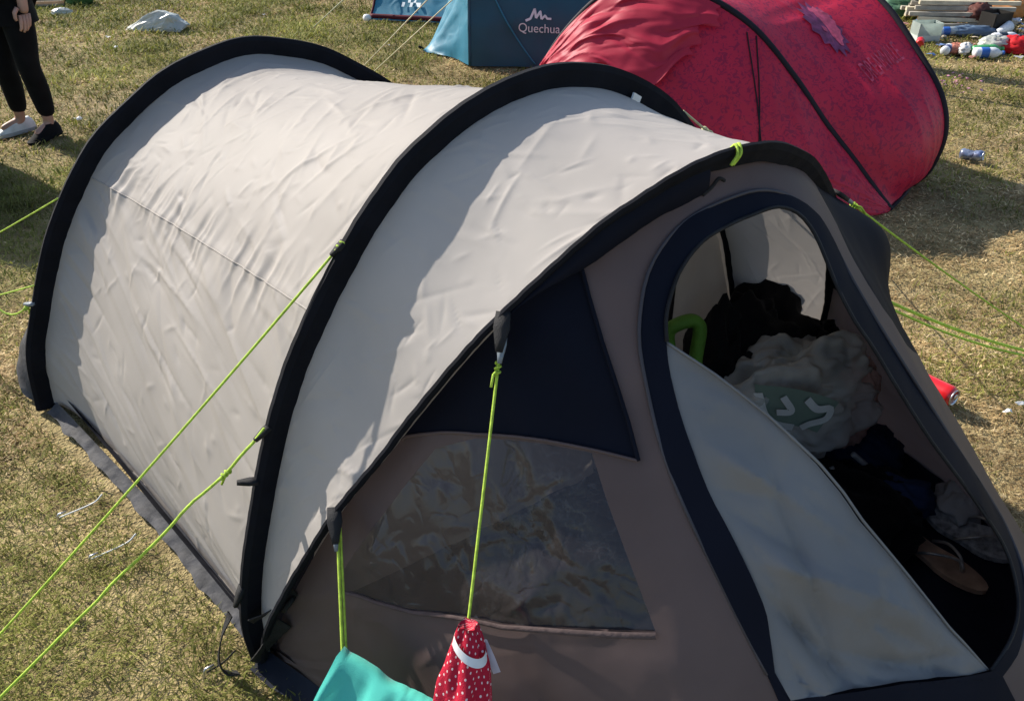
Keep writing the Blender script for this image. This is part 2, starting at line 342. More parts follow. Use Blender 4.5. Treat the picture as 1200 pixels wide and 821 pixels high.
# ------------------------------------------------------------------ ground
def ground_mat():
    m = bpy.data.materials.new('dry_turf'); m.use_nodes = True; nt = m.node_tree; N = nt.nodes; L = nt.links; b = N['Principled BSDF']; b.inputs['Roughness'].default_value = .95; b.inputs['Specular IOR Level'].default_value = .1
    tc = N.new('ShaderNodeTexCoord'); mixes = None
    def nz(sc, det=5):
        n = N.new('ShaderNodeTexNoise'); n.inputs['Scale'].default_value = sc; n.inputs['Detail'].default_value = det; L.new(tc.outputs['Object'], n.inputs['Vector']); return n
    a = nz(.9); c = nz(9); d = nz(90, 3); e = nz(260, 3)
    def mix(fac, x, y, lo, hi):
        r = N.new('ShaderNodeMapRange'); r.inputs[1].default_value = lo; r.inputs[2].default_value = hi; L.new(fac.outputs[0], r.inputs[0])
        k = N.new('ShaderNodeMix'); k.data_type = 'RGBA'; L.new(r.outputs[0], k.inputs[0])
        for q, v in ((6, x), (7, y)):
            if isinstance(v, tuple): k.inputs[q].default_value = (*v, 1)
            else: L.new(v, k.inputs[q])
        return k.outputs[2]
    c1 = mix(a, (.27, .23, .09), (.46, .36, .20), .35, .65)
    c2 = mix(c, c1, (.17, .13, .06), .45, .7)
    c3 = mix(d, (.17, .13, .065), c2, .3, .5)
    c4 = mix(e, c3, (.30, .24, .13), .6, .75)
    L.new(c4, b.inputs['Base Color'])
    bp = N.new('ShaderNodeBump'); bp.inputs['Strength'].default_value = .9; bp.inputs['Distance'].default_value = .02; L.new(d.outputs[0], bp.inputs['Height']); L.new(bp.outputs[0], b.inputs['Normal']); return m
gx = np.concatenate([[-300, -60], np.linspace(-9, 9, 91), [60, 300]]); gy = np.concatenate([[-300, -60], np.linspace(-2, 13, 76), [60, 300]])
GX, GY = np.meshgrid(gx, gy, indexing='ij')
gz = -.012 + .012 * fbm(GX * .9, GY * .9, 3, 3) * (np.abs(GX) < 9.1) * (GY < 13.1)
gz = np.minimum(gz, -.004)
g = grid('ground', np.stack([GX, GY, gz], 2), ground_mat(), kind='structure')

# ------------------------------------------------------------------ main tent
tent = thing('tunnel_tent', (-.05, 1.6, 0), 'beige tunnel tent with black pole sleeves, taupe porch and open door', 'tent')
# rear canopy: panel between the rear and the middle hoop
nu, nv = 240, 520
ra = place(inset(resample(catmull(REAR, 10), nv), .05), A0); ma = place(inset(resample(catmull(MID, 10), nv), .05), B0)
uu, vv = np.meshgrid(np.linspace(0, 1, nu), np.linspace(0, 1, nv), indexing='ij')
P = ra[None] * (1 - uu[..., None]) + ma[None] * uu[..., None]
N_ = gnormals(P); 
if N_[nu // 2, nv // 2, 2] < 0: N_ = -N_
x = uu * 1.28; y = vv * 2.75
side = np.minimum(vv, 1 - vv)                              # distance from either hem
ysym = np.where(vv < .5, y, 2.75 - y)
low = 1 - sstep(.26, .30, side)                            # lower side panels
sag = -.052 * (1 - np.exp(-uu / .07)) * (1 - uu) ** .8 * (.75 + .25 * sstep(.1, .5, side)) - .012 * np.sin(np.pi * uu)
acr = x * .43 + ysym * .90; alo = x * .90 - ysym * .43
tdir = math.atan2(-.43, .90)
w_low = .010 * (ridge(acr * 6.0, alo * .5, 11, 1.3) - .5) + .005 * (ridge(acr * 14, alo * .9, 15, 1.4) - .5)
w_low = w_low + creases(x, ysym, 110, 12, (0, 1.28, 0, .8), (.2, .7), (.005, .014), (.0022, .0065), tdir, .16) + creases(x, ysym, 140, 14, (0, 1.28, 0, .8), (.04, .14), (.004, .007), (.0012, .0032), tdir, .8)
w_up = .0035 * (ridge(x * 2.2 + y * .6, y * 2.0 - x, 21, 1.6) - .4)
w_up = w_up + creases(x, ysym, 130, 22, (0, 1.28, .7, 1.4), (.08, .35), (.005, .012), (.0016, .0048), 1.9, .7) + creases(x, ysym, 260, 24, (0, 1.28, .7, 1.4), (.03, .12), (.003, .006), (.0010, .0026), 1.2, 1.2)
pleat = .009 * fbm(y * 7 + x * 2, x * 1.2, 31, 2) * (np.exp(-x / .28) + np.exp(-(1.28 - x) / .22))
seam = np.exp(-((side - .28) / .006) ** 2)
puck = .010 * (ridge(x * 19, ysym * 3, 41, 1.2) - .5) * np.exp(-((side - .285) / .03) ** 2)
edge = np.clip(np.minimum(uu, 1 - uu) / .03, 0, 1) * np.clip(side / .01, 0, 1)
disp = sag + (low * w_low + (1 - low) * w_up + pleat + puck + .003 * seam) * edge
P = P + N_ * disp[..., None]
bowl = np.exp(-(side / .02) ** 2)
P[..., 2] = np.maximum(P[..., 2], .012)
rc = grid('rear_canopy', P, m_canvas, tent)
# seam tapes along the two long seams of the rear canopy
for sgn in (0, 1):
    j = int(.28 * (nv - 1)) if sgn == 0 else int(.72 * (nv - 1))
    tube('seam', P[2:-2, j] + N_[2:-2, j] * .0002, .0022, m_canvas, rc, 6)
# hood: panel between the middle hoop and the front edge
nh, nv2 = 130, 520
mb = place(inset(resample(catmull(MID, 10), nv2), .045), B0 + A * .004); hb = place(inset(resample(catmull(HOOD, 10), nv2), .012), H0, HL)
uu, vv = np.meshgrid(np.linspace(0, 1, nh), np.linspace(0, 1, nv2), indexing='ij')
Ph = mb[None] * (1 - uu[..., None]) + hb[None] * uu[..., None]; Nh = gnormals(Ph)
if Nh[nh // 2, nv2 // 2, 2] < 0: Nh = -Nh
wid = np.linalg.norm(hb - mb, axis=1)[None] * np.ones_like(uu); x = uu * wid; y = vv * 2.85; side = np.minimum(vv, 1 - vv)
d_h = -.013 * np.sin(np.pi * uu) * sstep(.05, .4, side) + .011 * fbm(y * 6.0 + x * 3.5, x * .9, 51, 2) * sstep(0, .25, uu) * (1 - .45 * uu)
d_h += creases(x, y, 150, 52, (0, .36, .2, 2.65), (.06, .3), (.004, .010), (.0008, .0026), .5, .9) + creases(x, y, 420, 54, (0, .36, .2, 2.65), (.03, .12), (.003, .006), (.0008, .0020), .3, 1.0)
d_h *= np.clip(np.minimum(uu, 1 - uu) / .04, 0, 1) * np.clip(wid / .12, 0, 1)
Ph = Ph + Nh * d_h[..., None]; Ph[..., 2] = np.maximum(Ph[..., 2], .004)
grid('front_canopy', Ph, m_hood, tent)
# pole sleeves and the edge trim
def sleeve(name, c2, p0, lean, w, th, parent, mt, seed, w_var=0):
    n = len(c2); t = np.linspace(0, 1, n); wv = w * (1 + w_var * fbm(t * 30, t * 0, seed, 2))
    inn = inset(c2, wv); mid_ = inset(c2, np.minimum(.012, wv * .4)); out = c2
    ax = A + lean * -Z; ax = ax / np.linalg.norm(ax); ax = A if lean == 0 else np.cross(D, Z + lean * A) / np.linalg.norm(np.cross(D, Z + lean * A))
    wob = (.006 * fbm(t * 22, t * 0 + 3, seed + 1, 2))[:, None] * ax + (.0006 * np.sin(t * 400 + 6 * fbm(t * 40, t * 0, seed + 4)))[:, None] * ax
    rows = []
    for c, a, k in ((inn, .4, .9), (mid_, 1, .7), (out, .55, 1), (out, -.55, 1), (mid_, -1, .7), (inn, -.4, .9)):
        rows.append(place(c, p0, lean) + ax * th * a + wob * k)
    G = np.stack(rows, 1); G[..., 2] = np.maximum(G[..., 2], -.02)
    V = G.reshape(-1, 3); F = grid_faces(n, 6, True); F += [tuple(range(6)), tuple((n - 1) * 6 + k for k in range(6))]
    return M(name, V, F, mt, parent, smooth=False)
sleeve('pole_sleeve', rear2, A0, 0, .056, .011, tent, m_sleeve, 61, .25)
sl_mid = sleeve('pole_sleeve', mid2, B0, 0, .052, .011, tent, m_sleeve, 71, .25)
tk = np.linspace(0, 1, 240); sl_hood = sleeve('canopy_trim', inset(hood2, -.003), H0, HL, .017 + .022 * sstep(.40, .52, tk), .006, tent, m_sleeve, 81, .2)
# rear wall behind the rear hoop
nrw = 120; rb = place(inset(resample(catmull(REAR, 10), nrw), .05), A0 - A * .01); ph = np.linspace(0, np.pi, nrw)
cen = A0 + D * .87; rbase = cen[None] - D[None] * (.87 * np.cos(ph))[:, None] - A[None] * (.22 + .25 * np.sin(ph) ** .6)[:, None]
vv2 = np.linspace(0, 1, 30); Pw = rb[None] * (1 - vv2[:, None, None]) + rbase[None] * vv2[:, None, None]
Nw = gnormals(Pw); sg = 1 if (Nw[15, 60] @ -A) > 0 else -1
Pw = Pw + sg * Nw * ((.05 * np.sin(np.pi * vv2)[:, None] + .006 * (ridge(ph[None] * 9, vv2[:, None] * 2, 91) - .5) * np.sin(np.pi * vv2)[:, None])[..., None])
Pw[..., 2] = np.maximum(Pw[..., 2], .002)
grid('rear_wall', Pw, m_skirt, tent)
# mud skirt along the near hem and round the back and the porch
def skirt(path, w, seed):
    p = resample(np.asarray(path, float), 160); t = np.gradient(p, axis=0); t /= np.linalg.norm(t, axis=1)[:, None]
    o = np.c_[t[:, 1], -t[:, 0], 0 * t[:, 0]]; k = np.linspace(0, 1, 160)
    ww = w * (1 + .5 * fbm(k * 18, k * 0, seed, 2)); rows = []
    for q, z in ((-.02, .03), (.15, .022), (.6, .016), (1.0, .010)):
        r = p + o * (ww * q)[:, None]; r[:, 2] = z + .012 * fbm(k * 40, k * 0 + q * 5, seed + 2, 2) * (q > .1); r[:, 2] = np.maximum(r[:, 2], .004); rows.append(r)
    return np.stack(rows, 1)
grid('mud_skirt', skirt([A0 + D * .055 + (B0 - A0) * .03, A0 * .5 + B0 * .5 + D * .062, B0 + D * .05], .034, 101), m_skirt, tent)
grid('mud_skirt', skirt(base_e[:300:6], .05, 103), m_floor, tent)
# front shell: one triangulated sheet in (u, s), cut into the fabric panels it is sewn from
NAV = [(.24, 1.0), (.271, .939), (.294, .891), (.335, .816), (.36, .767), (.379, .728), (.382, .777), (.384, .829), (.386, .887), (.389, .943), (.393, 1.0)]
WIN = [(.262, .925), (.234, .917), (.198, .894), (.153, .855), (.146, .80), (.175, .718), (.205, .657), (.267, .578), (.314, .543), (.353, .514), (.354, .611), (.355, .702), (.357, .767), (.333, .813), (.292, .886)]
BOUT = [(.398, .419), (.395, .501), (.394, .546), (.393, .592), (.392, .65), (.393, .728), (.398, .796), (.405, .858), (.417, .9), (.43, .93), (.449, .949), (.47, .956), (.494, .956), (.521, .952), (.543, .936), (.559, .912), (.565, .881), (.563, .819), (.564, .774), (.568, .712), (.575, .637), (.588, .53), (.602, .455), (.610, .4), (.604, .338), (.583, .296), (.556, .273), (.528, .267)]
BIN = [(.402, .419), (.407, .465), (.41, .504), (.409, .592), (.407, .657), (.409, .738), (.414, .8), (.42, .839), (.427, .871), (.443, .904), (.464, .922), (.485, .926), (.507, .926), (.528, .924), (.543, .907), (.547, .878), (.545, .848), (.541, .8), (.541, .754), (.545, .715), (.549, .647), (.556, .572), (.565, .517), (.576, .452), (.585, .377), (.573, .319), (.552, .293), (.522, .283)]
def smooth_poly(p): return [tuple(map(float, q)) for q in catmull(p, 3)]
BOUT = smooth_poly(BOUT); BIN = smooth_poly(BIN)
BOT = [(.522, .283), (.466, .338), (.43, .364), (.404, .38)]
FREE = [(.42, .839), (.437, .774), (.455, .699), (.471, .621), (.477, .579), (.481, .536), (.492, .462), (.506, .364), (.522, .283)]
FLAP = BIN[:22] + FREE + BOT[1:]
DOORO = BOUT + BOT[1:]
DOORI = BIN + BOT[1:]
THR = [(.398, .419), (.404, .38), (.43, .364), (.466, .338), (.522, .283), (.528, .267), (.54, .12), (.47, .13), (.40, .24)]
NAVR = [(.622, 1.0), (.604, .962), (.590, .897), (.583, .839), (.584, .8), (.588, .761), (.606, .70), (.66, .66), (.72, .70), (.78, .86), (.80, 1.0)]
def dens(poly, closed=True, st=.009):
    out = []; n = len(poly)
    for i in range(n if closed else n - 1):
        p = np.array(poly[i]); q = np.array(poly[(i + 1) % n]); k = max(1, int(np.linalg.norm((q - p) * (2.6, 1.0)) / (st * 2.2)))
        for j in range(k): out.append(tuple(p + (q - p) * j / k))
    if not closed: out.append(tuple(poly[-1]))
    return out
verts = []; edges = []
def addpoly(poly, closed=True):
    d = dens(poly, closed); o = len(verts)
    for p in d: verts.append(Vector((float(p[0]) * 2.6, min(1.0, float(p[1])))))
    for i in range(len(d) - (0 if closed else 1)): edges.append((o + i, o + (i + 1) % len(d)))
addpoly([(0, 0), (1, 0), (1, 1), (0, 1)])
for pl in (NAV, WIN, BOUT + BOT[::-1][1:0:-1], NAVR, THR): addpoly(pl)
addpoly(BIN, False); addpoly(FREE, False)
addpoly([BIN[0], BOT[-1]], False); addpoly([BIN[-1], BOUT[-1]], False); addpoly([BIN[0], BOUT[0]], False)
ug, sg_ = np.meshgrid(np.linspace(.004, .996, 190), np.linspace(.01, .99, 78), indexing='ij')
jit = RNG.uniform(-.3, .3, ug.shape + (2,)); ug = ug + jit[..., 0] * .005; sg_ = sg_ + jit[..., 1] * .012
for a, b in zip(ug.ravel(), sg_.ravel()): verts.append(Vector((float(a) * 2.6, float(b))))
for (a0_, a1_, na_, b0_, b1_, nb_) in ((.395, .53, 60, .27, .85, 100), (.142, .36, 90, .51, .935, 72)):
    ug2, sg2 = np.meshgrid(np.linspace(a0_, a1_, na_), np.linspace(b0_, b1_, nb_), indexing='ij'); jt = RNG.uniform(-.3, .3, ug2.shape + (2,))
    for a, b in zip((ug2 + jt[..., 0] * .0022).ravel(), (sg2 + jt[..., 1] * .005).ravel()): verts.append(Vector((float(a) * 2.6, float(b))))
cv, ce, cf, *_ = delaunay_2d_cdt(verts, edges, [], 0, 1e-5)
UVs = np.array([(v.x / 2.6, v.y) for v in cv]); TR = np.array([tuple(f) for f in cf])
cu = UVs[TR].mean(1); cx, cy = cu[:, 0], cu[:, 1]
iN = inpoly(cx, cy, NAV); iW = inpoly(cx, cy, WIN); iDO = inpoly(cx, cy, DOORO); iDI = inpoly(cx, cy, DOORI); iF = inpoly(cx, cy, FLAP); iT = inpoly(cx, cy, THR) & ~iDO; iR = inpoly(cx, cy, NAVR)
reg = np.zeros(len(TR), int); reg[iN] = 1; reg[iW] = 2; reg[iR] = 5; reg[iT] = 6; reg[iDO] = 3; reg[iDI] = 9; reg[iF] = 4
def segdist(p, poly):
    d = np.full(len(p), 9.0); q = p * (2.9, 1.1)
    for i in range(len(poly) - 1):
        a = np.array(poly[i]) * (2.9, 1.1); b = np.array(poly[i + 1]) * (2.9, 1.1); t = np.clip(((q - a) @ (b - a)) / ((b - a) @ (b - a) + 1e-12), 0, 1)
        d = np.minimum(d, np.linalg.norm(q - a - t[:, None] * (b - a), axis=1))
    return d
U_, S_ = UVs[:, 0], UVs[:, 1]; xm = U_ * 2.9; ym = S_ * 1.1
wr = .006 * (ridge(xm * 3 + ym * 2.4, ym * 2.2 - xm, 111, 1.8) - .4) + .003 * (ridge(xm * 9, ym * 5, 113, 1.6) - .4)
wr += creases(xm, ym, 160, 114, (0, 2.9, 0, 1.1), (.1, .5), (.012, .03), (.001, .0035), 1.1, .7)
wr += .012 * (ridge((xm * .85 + ym * .5) * 5, (ym * .85 - xm * .5) * .8, 117, 1.5) - .5) * sstep(.5, .2, S_) * .6
edgef = np.clip(np.minimum(np.minimum(S_, 1 - S_), np.minimum(U_, 1 - U_) * 2.6) / .05, 0, 1)
SV = S(U_, S_, wr * edgef); SV[:, 2] = np.maximum(SV[:, 2], .004)
def shellpart(name, r, mt, parent, disp=None, **k):
    T = TR[reg == r]; idx, inv = np.unique(T, return_inverse=True); T = inv.reshape(-1, 3)
    V = SV[idx].copy()
    if disp is not None: V = S(U_[idx], S_[idx], (wr * edgef)[idx] + disp(UVs[idx]))
    return M(name, V, T, mt, parent, uv=UVs[idx], **k)
shellpart('porch_wall', 0, m_taupe, tent, label='taupe fabric walls of the porch')
shellpart('vent_panel', 1, m_navy, tent)
pane = shellpart('window', 2, m_pvc, tent, lambda p: np.clip(segdist(p, WIN + WIN[:1]) / .05, 0, 1) * (.008 * (ridge(p[:, 0] * 20, p[:, 1] * 2, 121, 1.3) - .5) + creases(p[:, 0] * 2.9, p[:, 1] * 1.1, 150, 124, (.42, 1.05, .55, 1.03), (.03, .16), (.003, .008), (.0012, .0045), 1.0, 1.2)), label='clear crinkled plastic window pane')
shellpart('door_band', 3, m_navy, tent, lambda p: .004 + 0 * p[:, 0])
def flapd(p):
    d = segdist(p, FREE); q = np.exp(-d / .10)
    l1 = segdist(p, [(.411, .56), (.445, .50), (.490, .40), (.512, .318)]); l2 = segdist(p, [(.412, .70), (.45, .60), (.478, .50)])
    keep = np.clip(segdist(p, BIN[:22]) / .06, 0, 1)
    return keep * (-.004 * q + np.clip(d / .05, 0, 1) * (.020 * np.exp(-(l1 / .022)) - .006 * np.exp(-((l1 - .07) / .04) ** 2) + .010 * np.exp(-(l2 / .025)) + .022 * fbm(p[:, 0] * 22 + p[:, 1] * 6, p[:, 1] * 5, 131, 2) + creases(p[:, 0] * 2.9, p[:, 1] * 1.1, 26, 134, (1.15, 1.52, .3, .95), (.25, .7), (.008, .018), (.010, .024), -1.05, .35) + creases(p[:, 0] * 2.9, p[:, 1] * 1.1, 80, 136, (1.15, 1.52, .3, .95), (.05, .2), (.006, .012), (.002, .006), -.6, 1.0)))
shellpart('door_flap', 4, m_flap, tent, flapd, label='pale grey door flap, half unzipped')
shellpart('vent_panel', 5, m_navy, tent)
shellpart('door_threshold', 6, m_navy, tent, lambda p: .003 + 0 * p[:, 0])
# piping round the door, hems of the panels, window binding
def spath(poly, extra=.006, n=90, closed=False):
    q = np.array(poly + (poly[:1] if closed else [])); q = resample(q * (2.6, 1), n) / (2.6, 1); return S(q[:, 0], np.minimum(q[:, 1], .995), np.full(n, extra))
m_piping = mat('piping_grey', (.055, .05, .058), .6, .3)
tube('piping', spath(BOUT[:-1], .004), .0035, m_piping, tent)
tube('zip', spath(BIN[21:]), .0035, m_webbing, tent)
m_hemg = m_flap
q = np.array(FREE); hemp = S(resample(q, 60)[:, 0], resample(q, 60)[:, 1], np.full(60, .004) * np.clip(np.linspace(0, 1, 60) / .12, 0, 1) * np.clip((1 - np.linspace(0, 1, 60)) / .1, .15, 1))
tube('flap_hem', hemp, .0025, m_hemg, tent)
tube('seam', spath(NAV[5:]), .004, m_navy, tent); tube('seam', spath(NAV[:6]), .003, m_taupe, tent)
def band(poly, off, w, mt, name):
    q = resample(np.array(poly) * (2.6, 1), 80) / (2.6, 1); r = q + np.array(off)
    a = S(q[:, 0], q[:, 1], np.full(80, .007)); b = S(r[:, 0], r[:, 1], np.full(80, .007)); c = .5 * (a + b) + (S([.25], [.7], np.array([1.0])) - S([.25], [.7], np.array([0.])))[0] * .004
    grid(name, np.stack([a, c, b], 1), mt, tent)
band([(.146, .80), (.175, .718), (.205, .657), (.267, .578), (.314, .543), (.353, .514)], (-.001, -.010), 0, mat('window_binding', (.105, .077, .072), .8, .1, .1, 60, .2, 120), 'window_binding')
# groundsheet
gs = np.vstack([base_e[::8, :2], place(rear2[::-1][:1], A0)[:, :2], rbase[::-6, :2], (A0 + D * .075)[None, :2]])
c0 = gs.mean(0); ring0 = np.c_[gs * .97 + c0 * .03, np.full(len(gs), .012)]; nG = len(gs); ring1 = np.c_[gs * .995 + c0 * .005, np.full(len(gs), .05)]
M('groundsheet', np.vstack([ring0, [[c0[0], c0[1], .012]], ring1]), [(i, (i + 1) % nG, nG) for i in range(nG)] + [(i, (i + 1) % nG, nG + 1 + (i + 1) % nG, nG + 1 + i) for i in range(nG)], m_floor, tent, smooth=False)
# inner room front: panels hung in the plane of the middle hoop, a gap between them
def inner(poly, a, mt, name, seed):
    n = 26; poly = np.array(poly, float); lo = poly.min(0); hi = poly.max(0); V = []; idx = {}
    L_ = resample(poly[:2], n); Rr = resample(poly[[3, 2]], n); rows = []
    for t in np.linspace(0, 1, n):
        c = L_ * (1 - t) + Rr * t; rows.append(c)
    C2 = np.stack(rows, 0); Pq = B0 + C2[..., :1] * D + C2[..., 1:] * Z + A * a
    dd = .014 * (ridge(C2[..., 0] * 9, C2[..., 1] * 3, seed, 1.5) - .5); Pq = Pq + A * dd[..., None]
    grid(name, Pq, mt, tent)
inner([(.14, .02), (.36, .80), (.78, 1.10), (1.02, .02)], -.03, m_inner, 'inner_door_panel', 141)
inner([(1.02, .02), (.80, 1.12), (1.04, 1.08), (1.09, .02)], -.045, m_innerg, 'inner_door_panel', 143)
inner([(1.225, .02), (1.21, 1.0), (1.44, .62), (1.57, .02)], -.02, m_innerg, 'inner_wall_panel', 145)
inner([(1.09, .60), (1.08, 1.06), (1.20, 1.0), (1.225, .66)], -.06, m_inner, 'inner_wall_panel', 147)
tube('inner_seam', [B0 + D * 1.215 + Z * 1.0 + A * -.012, B0 + D * 1.225 + Z * .66 + A * -.012, B0 + D * 1.235 + Z * .2 + A * -.012], .006, m_webbing, tent)
tube('inner_seam', [B0 + D * 1.06 + Z * .98 + A * -.03, B0 + D * 1.13 + Z * .80 + A * -.03, B0 + D * 1.215 + Z * .80 + A * -.03], .007, m_webbing, tent)
V, F = box_vf(B0 + D * 1.165 + Z * .90 + A * -.02, (.05, .004, .16), ANG); M('strap', V, F, m_strap, tent, smooth=False)

# ---- hardware of the main tent
def hoop_pt(c2, p0, s_i, lean=0): return place(c2[s_i:s_i + 1], p0, lean)[0]
def idx_at(c2, z, far=False):
    h = len(c2) // 2; k = np.abs(c2[:h, 1] - z).argmin(); return (len(c2) - 1 - k) if far else k
def rope(pts, sag=.01, r=.0026, mt=m_lime, knot=None, seed=1, wob=0, n=50, name='guy_rope'):
    p = resample(catmull(pts, 12) if len(pts) > 2 else np.array(pts, float), n); t = np.linspace(0, 1, n)
    p[:, 2] -= sag * 4 * t * (1 - t)
    if wob: p += wob * np.c_[fbm(t * 14, t * 0, seed, 2), fbm(t * 14, t * 0 + 9, seed, 2), fbm(t * 14, t * 0 + 17, seed, 2)] * np.exp(-t * 2.5)[:, None] * 2
    p[:, 2] = np.maximum(p[:, 2], .008)
    o = tube(name, p, r, mt, tent, 6)
    if knot is not None:
        k = int(knot * (n - 1)); c = p[k]; d = p[min(k + 1, n - 1)] - p[k]; d /= np.linalg.norm(d); e = np.cross(d, [0.3, .5, .8]); e /= np.linalg.norm(e); f = np.cross(d, e)
        a = np.linspace(0, 5 * math.pi, 40); kp = c + d * (np.linspace(-.012, .012, 40))[:, None] + e * (.0042 * np.cos(a))[:, None] + f * (.0042 * np.sin(a))[:, None]
        tube('knot', kp, r * .95, mt, o, 5)
        tube('cord_tail', [c, c + d * .01 + e * .012, c + d * .025 + e * .016 - Z * .008], r * .9, mt, o, 5)
    return o, p
G1a = hoop_pt(mid2, B0, idx_at(mid2, .945)); G2a = hoop_pt(mid2, B0, idx_at(mid2, .61))
PEG_L = np.array([-1.256, .96, 0]); PEG_L2 = np.array([-1.17, .875, 0])
rope([G1a, PEG_L], .012, knot=.02, seed=3)
rope([G2a, G2a * .9 + PEG_L2 * .1 + (0.0, -.003, -.004), G2a * .82 + PEG_L2 * .18, G2a * .5 + PEG_L2 * .5, PEG_L2], .002, r=.0031, knot=.14, seed=5, wob=.007)
G3a = place(np.array([[.475, .895]]), H0, HL)[0]; G3b = np.array([-.145, .438, 0]); G4a = place(np.array([[.178, .515]]), H0, HL)[0]; G4b = np.array([-.272, .59, 0])
rope([G3a - Z * .02, G3b], .0, knot=.08); rope([G4a - Z * .02, G4b], .0, r=.003)
rope([G4a - Z * .02 + D * .006, G4b + D * .01], .0, r=.0024)
G5a = place(np.array([[1.335, .915]]), H0, HL)[0]; PEG_R = np.array([1.97, 2.30, 0])
rope([G5a, PEG_R], .01, knot=.06)
G6a = place(np.array([[1.60, .56]]), H0, HL)[0]
rope([G6a + Z * .02, PEG_R + (-.04, .02, 0)], .03, r=.0048); rope([G6a + Z * .01, PEG_R + (-.03, .0, 0)], .045, r=.004)
G7a = hoop_pt(rear2, A0, idx_at(rear2, .66)); G7b = hoop_pt(rear2, A0, idx_at(rear2, .42))
PEG_B = np.array([-2.55, 2.62, 0])
rope([G7a, PEG_B + (0, .0, 0)], .01); rope([G7b, PEG_B + (0.03, -.05, 0)], .02)
G7c = hoop_pt(rear2, A0, idx_at(rear2, .36)); rope([G7c, G7c + (-.10, .03, -.05), G7c + (-.28, .12, -.04), PEG_B + (.02, .1, 0)], .02, r=.0032, knot=.04)
Gm = place(inset(mid2, -.002), B0)[idx_at(mid2, 1.04, True)]; rope([Gm, np.array([1.55, 2.95, 0])], .01, r=.0026, mt=m_cordpale, knot=.07)
# webbing tabs and clips where ropes meet the canopy
def tab(p, d, name='rope_tab', L=.05, w=.012, mt=m_webbing):
    d = np.array(d, float) / np.linalg.norm(d); e = np.cross(d, [0, 0, 1]); e /= np.linalg.norm(e) + 1e-9; f = np.cross(d, e)
    V = []; 
    for q, ww in ((-.35, 1.0), (.2, 1.15), (.7, .7), (1, .45)):
        for a, b in ((-1, -1), (1, -1), (1, 1), (-1, 1)): V.append(p + d * L * q + e * w * ww * a + f * .004 * b)
    return M(name, np.array(V), grid_faces(4, 4, True) + [(3, 2, 1, 0), (12, 13, 14, 15)], mt, tent)
tab(G3a + (0, -.012, 0), G3b - G3a, L=.05); tab(G3a + (0, -.022, -.028), G3b - G3a, 'rope_clip', .04, .007, m_clip)
tab(G4a + (0, -.012, 0), G4b - G4a, L=.05); tab(G4a + (0, -.022, -.03), G4b - G4a, 'rope_clip', .035, .006, m_clip)
tab(G5a, PEG_R - G5a, L=.04); tab(G5a + (PEG_R - G5a) / np.linalg.norm(PEG_R - G5a) * .03, PEG_R - G5a, 'rope_clip', .03, .006, m_clip)
tab(G7c, (-1, .3, -.2), 'rope_clip', .03, .008, m_clip)
tab(G1a, PEG_L - G1a, L=.025, w=.008); tab(G2a, PEG_L2 - G2a, L=.03, w=.008)
tab(hoop_pt(mid2, B0, idx_at(mid2, .50)) + D * -.005, (-1, -.3, .15), L=.03, w=.008)
tab(hoop_pt(mid2, B0, idx_at(mid2, .22)), (-.4, -.3, -1), 'pole_clip', .04, .009)
# lime loop on the canopy peak, navy roll under it, white label on the sleeve
pk = place(np.array([[.905, 1.118]]), H0, HL)[0]; bk = place(np.array([[.86, 1.07]]), H0 + A * .02, HL)[0]
for k_ in (0, 1):
    o_ = D * .008 * k_
    tube('cord_loop', catmull([pk - A * .012 + o_ - Z * .004, pk + Z * .009 + o_, pk + A * .012 - D * .006 - Z * .003 + o_, pk + A * .012 - D * .018 - Z * .020 + o_ * .6], 10), .003, m_lime, tent)
tt = np.linspace(0, 1, 40); hs_ = resample(catmull(HOOD, 12), NU); ks = (NU * (.34 + .145 * tt)).astype(int)
ra_ = place(inset(hs_, .010), H0 - A * .004, HL)[ks]; wr_ = .062 * sstep(0, .5, tt) * (1 + .12 * fbm(tt * 8, tt * 0, 5)); rows_ = []
for f_, b_ in ((0, 0), (.35, .012), (.7, .016), (1, .006)): rows_.append(place(inset(hs_, .010 + wr_.max() * 0), H0 - A * .004, HL)[ks] + A * (b_ - .004) - Z * (wr_ * f_)[:, None] - D * (wr_ * f_ * .15)[:, None])
grid('tied_back_flap', np.stack(rows_, 1), m_navy, tent); rp_ = rows_[-1]
e0 = rp_[-1]; tube('hook', catmull([e0, e0 + D * .02 + Z * .01, e0 + D * .035 + Z * .022, e0 + D * .05 + Z * .015], 8), .0035, m_webbing, tent)
wl_ = place(inset(mid2, .055), B0 + A * .018)[idx_at(mid2, 1.135, True)]
V, F = box_vf(wl_ + Z * .004, (.03, .004, .036), ANG + .2, .5); M('care_label', V, F, m_white, tent, smooth=False)
tube('webbing_strap', catmull([wl_ - Z * .012, wl_ + A * .06 + D * .06 - Z * .045, wl_ + A * .13 + D * .11 - Z * .085], 8), .004, m_innerg, tent)
# straps at the near foot of the hoops
f0 = B0 + np.array([0, 0, .0])
def ribbon(pts, w, side, name='webbing_strap', mt=m_webbing):
    p = resample(catmull(pts, 12), 40); sd = np.array(side, float); sd /= np.linalg.norm(sd); t_ = np.linspace(0, 1, 40)
    tw = sd[None] * w * (1 + .15 * fbm(t_ * 9, t_ * 0, 9))[:, None] + np.cross(np.gradient(p, axis=0) / (np.linalg.norm(np.gradient(p, axis=0), axis=1)[:, None] + 1e-9), sd) * (w * .5 * np.sin(t_ * 4))[:, None]
    n_ = np.cross(np.gradient(p, axis=0), sd); n_ /= np.linalg.norm(n_, axis=1)[:, None] + 1e-9
    G = np.stack([p - tw + n_ * .0015, p + tw + n_ * .0015, p + tw - n_ * .0015, p - tw - n_ * .0015], 1)
    return M(name, G.reshape(-1, 3), grid_faces(40, 4, True), mt, tent, smooth=False)
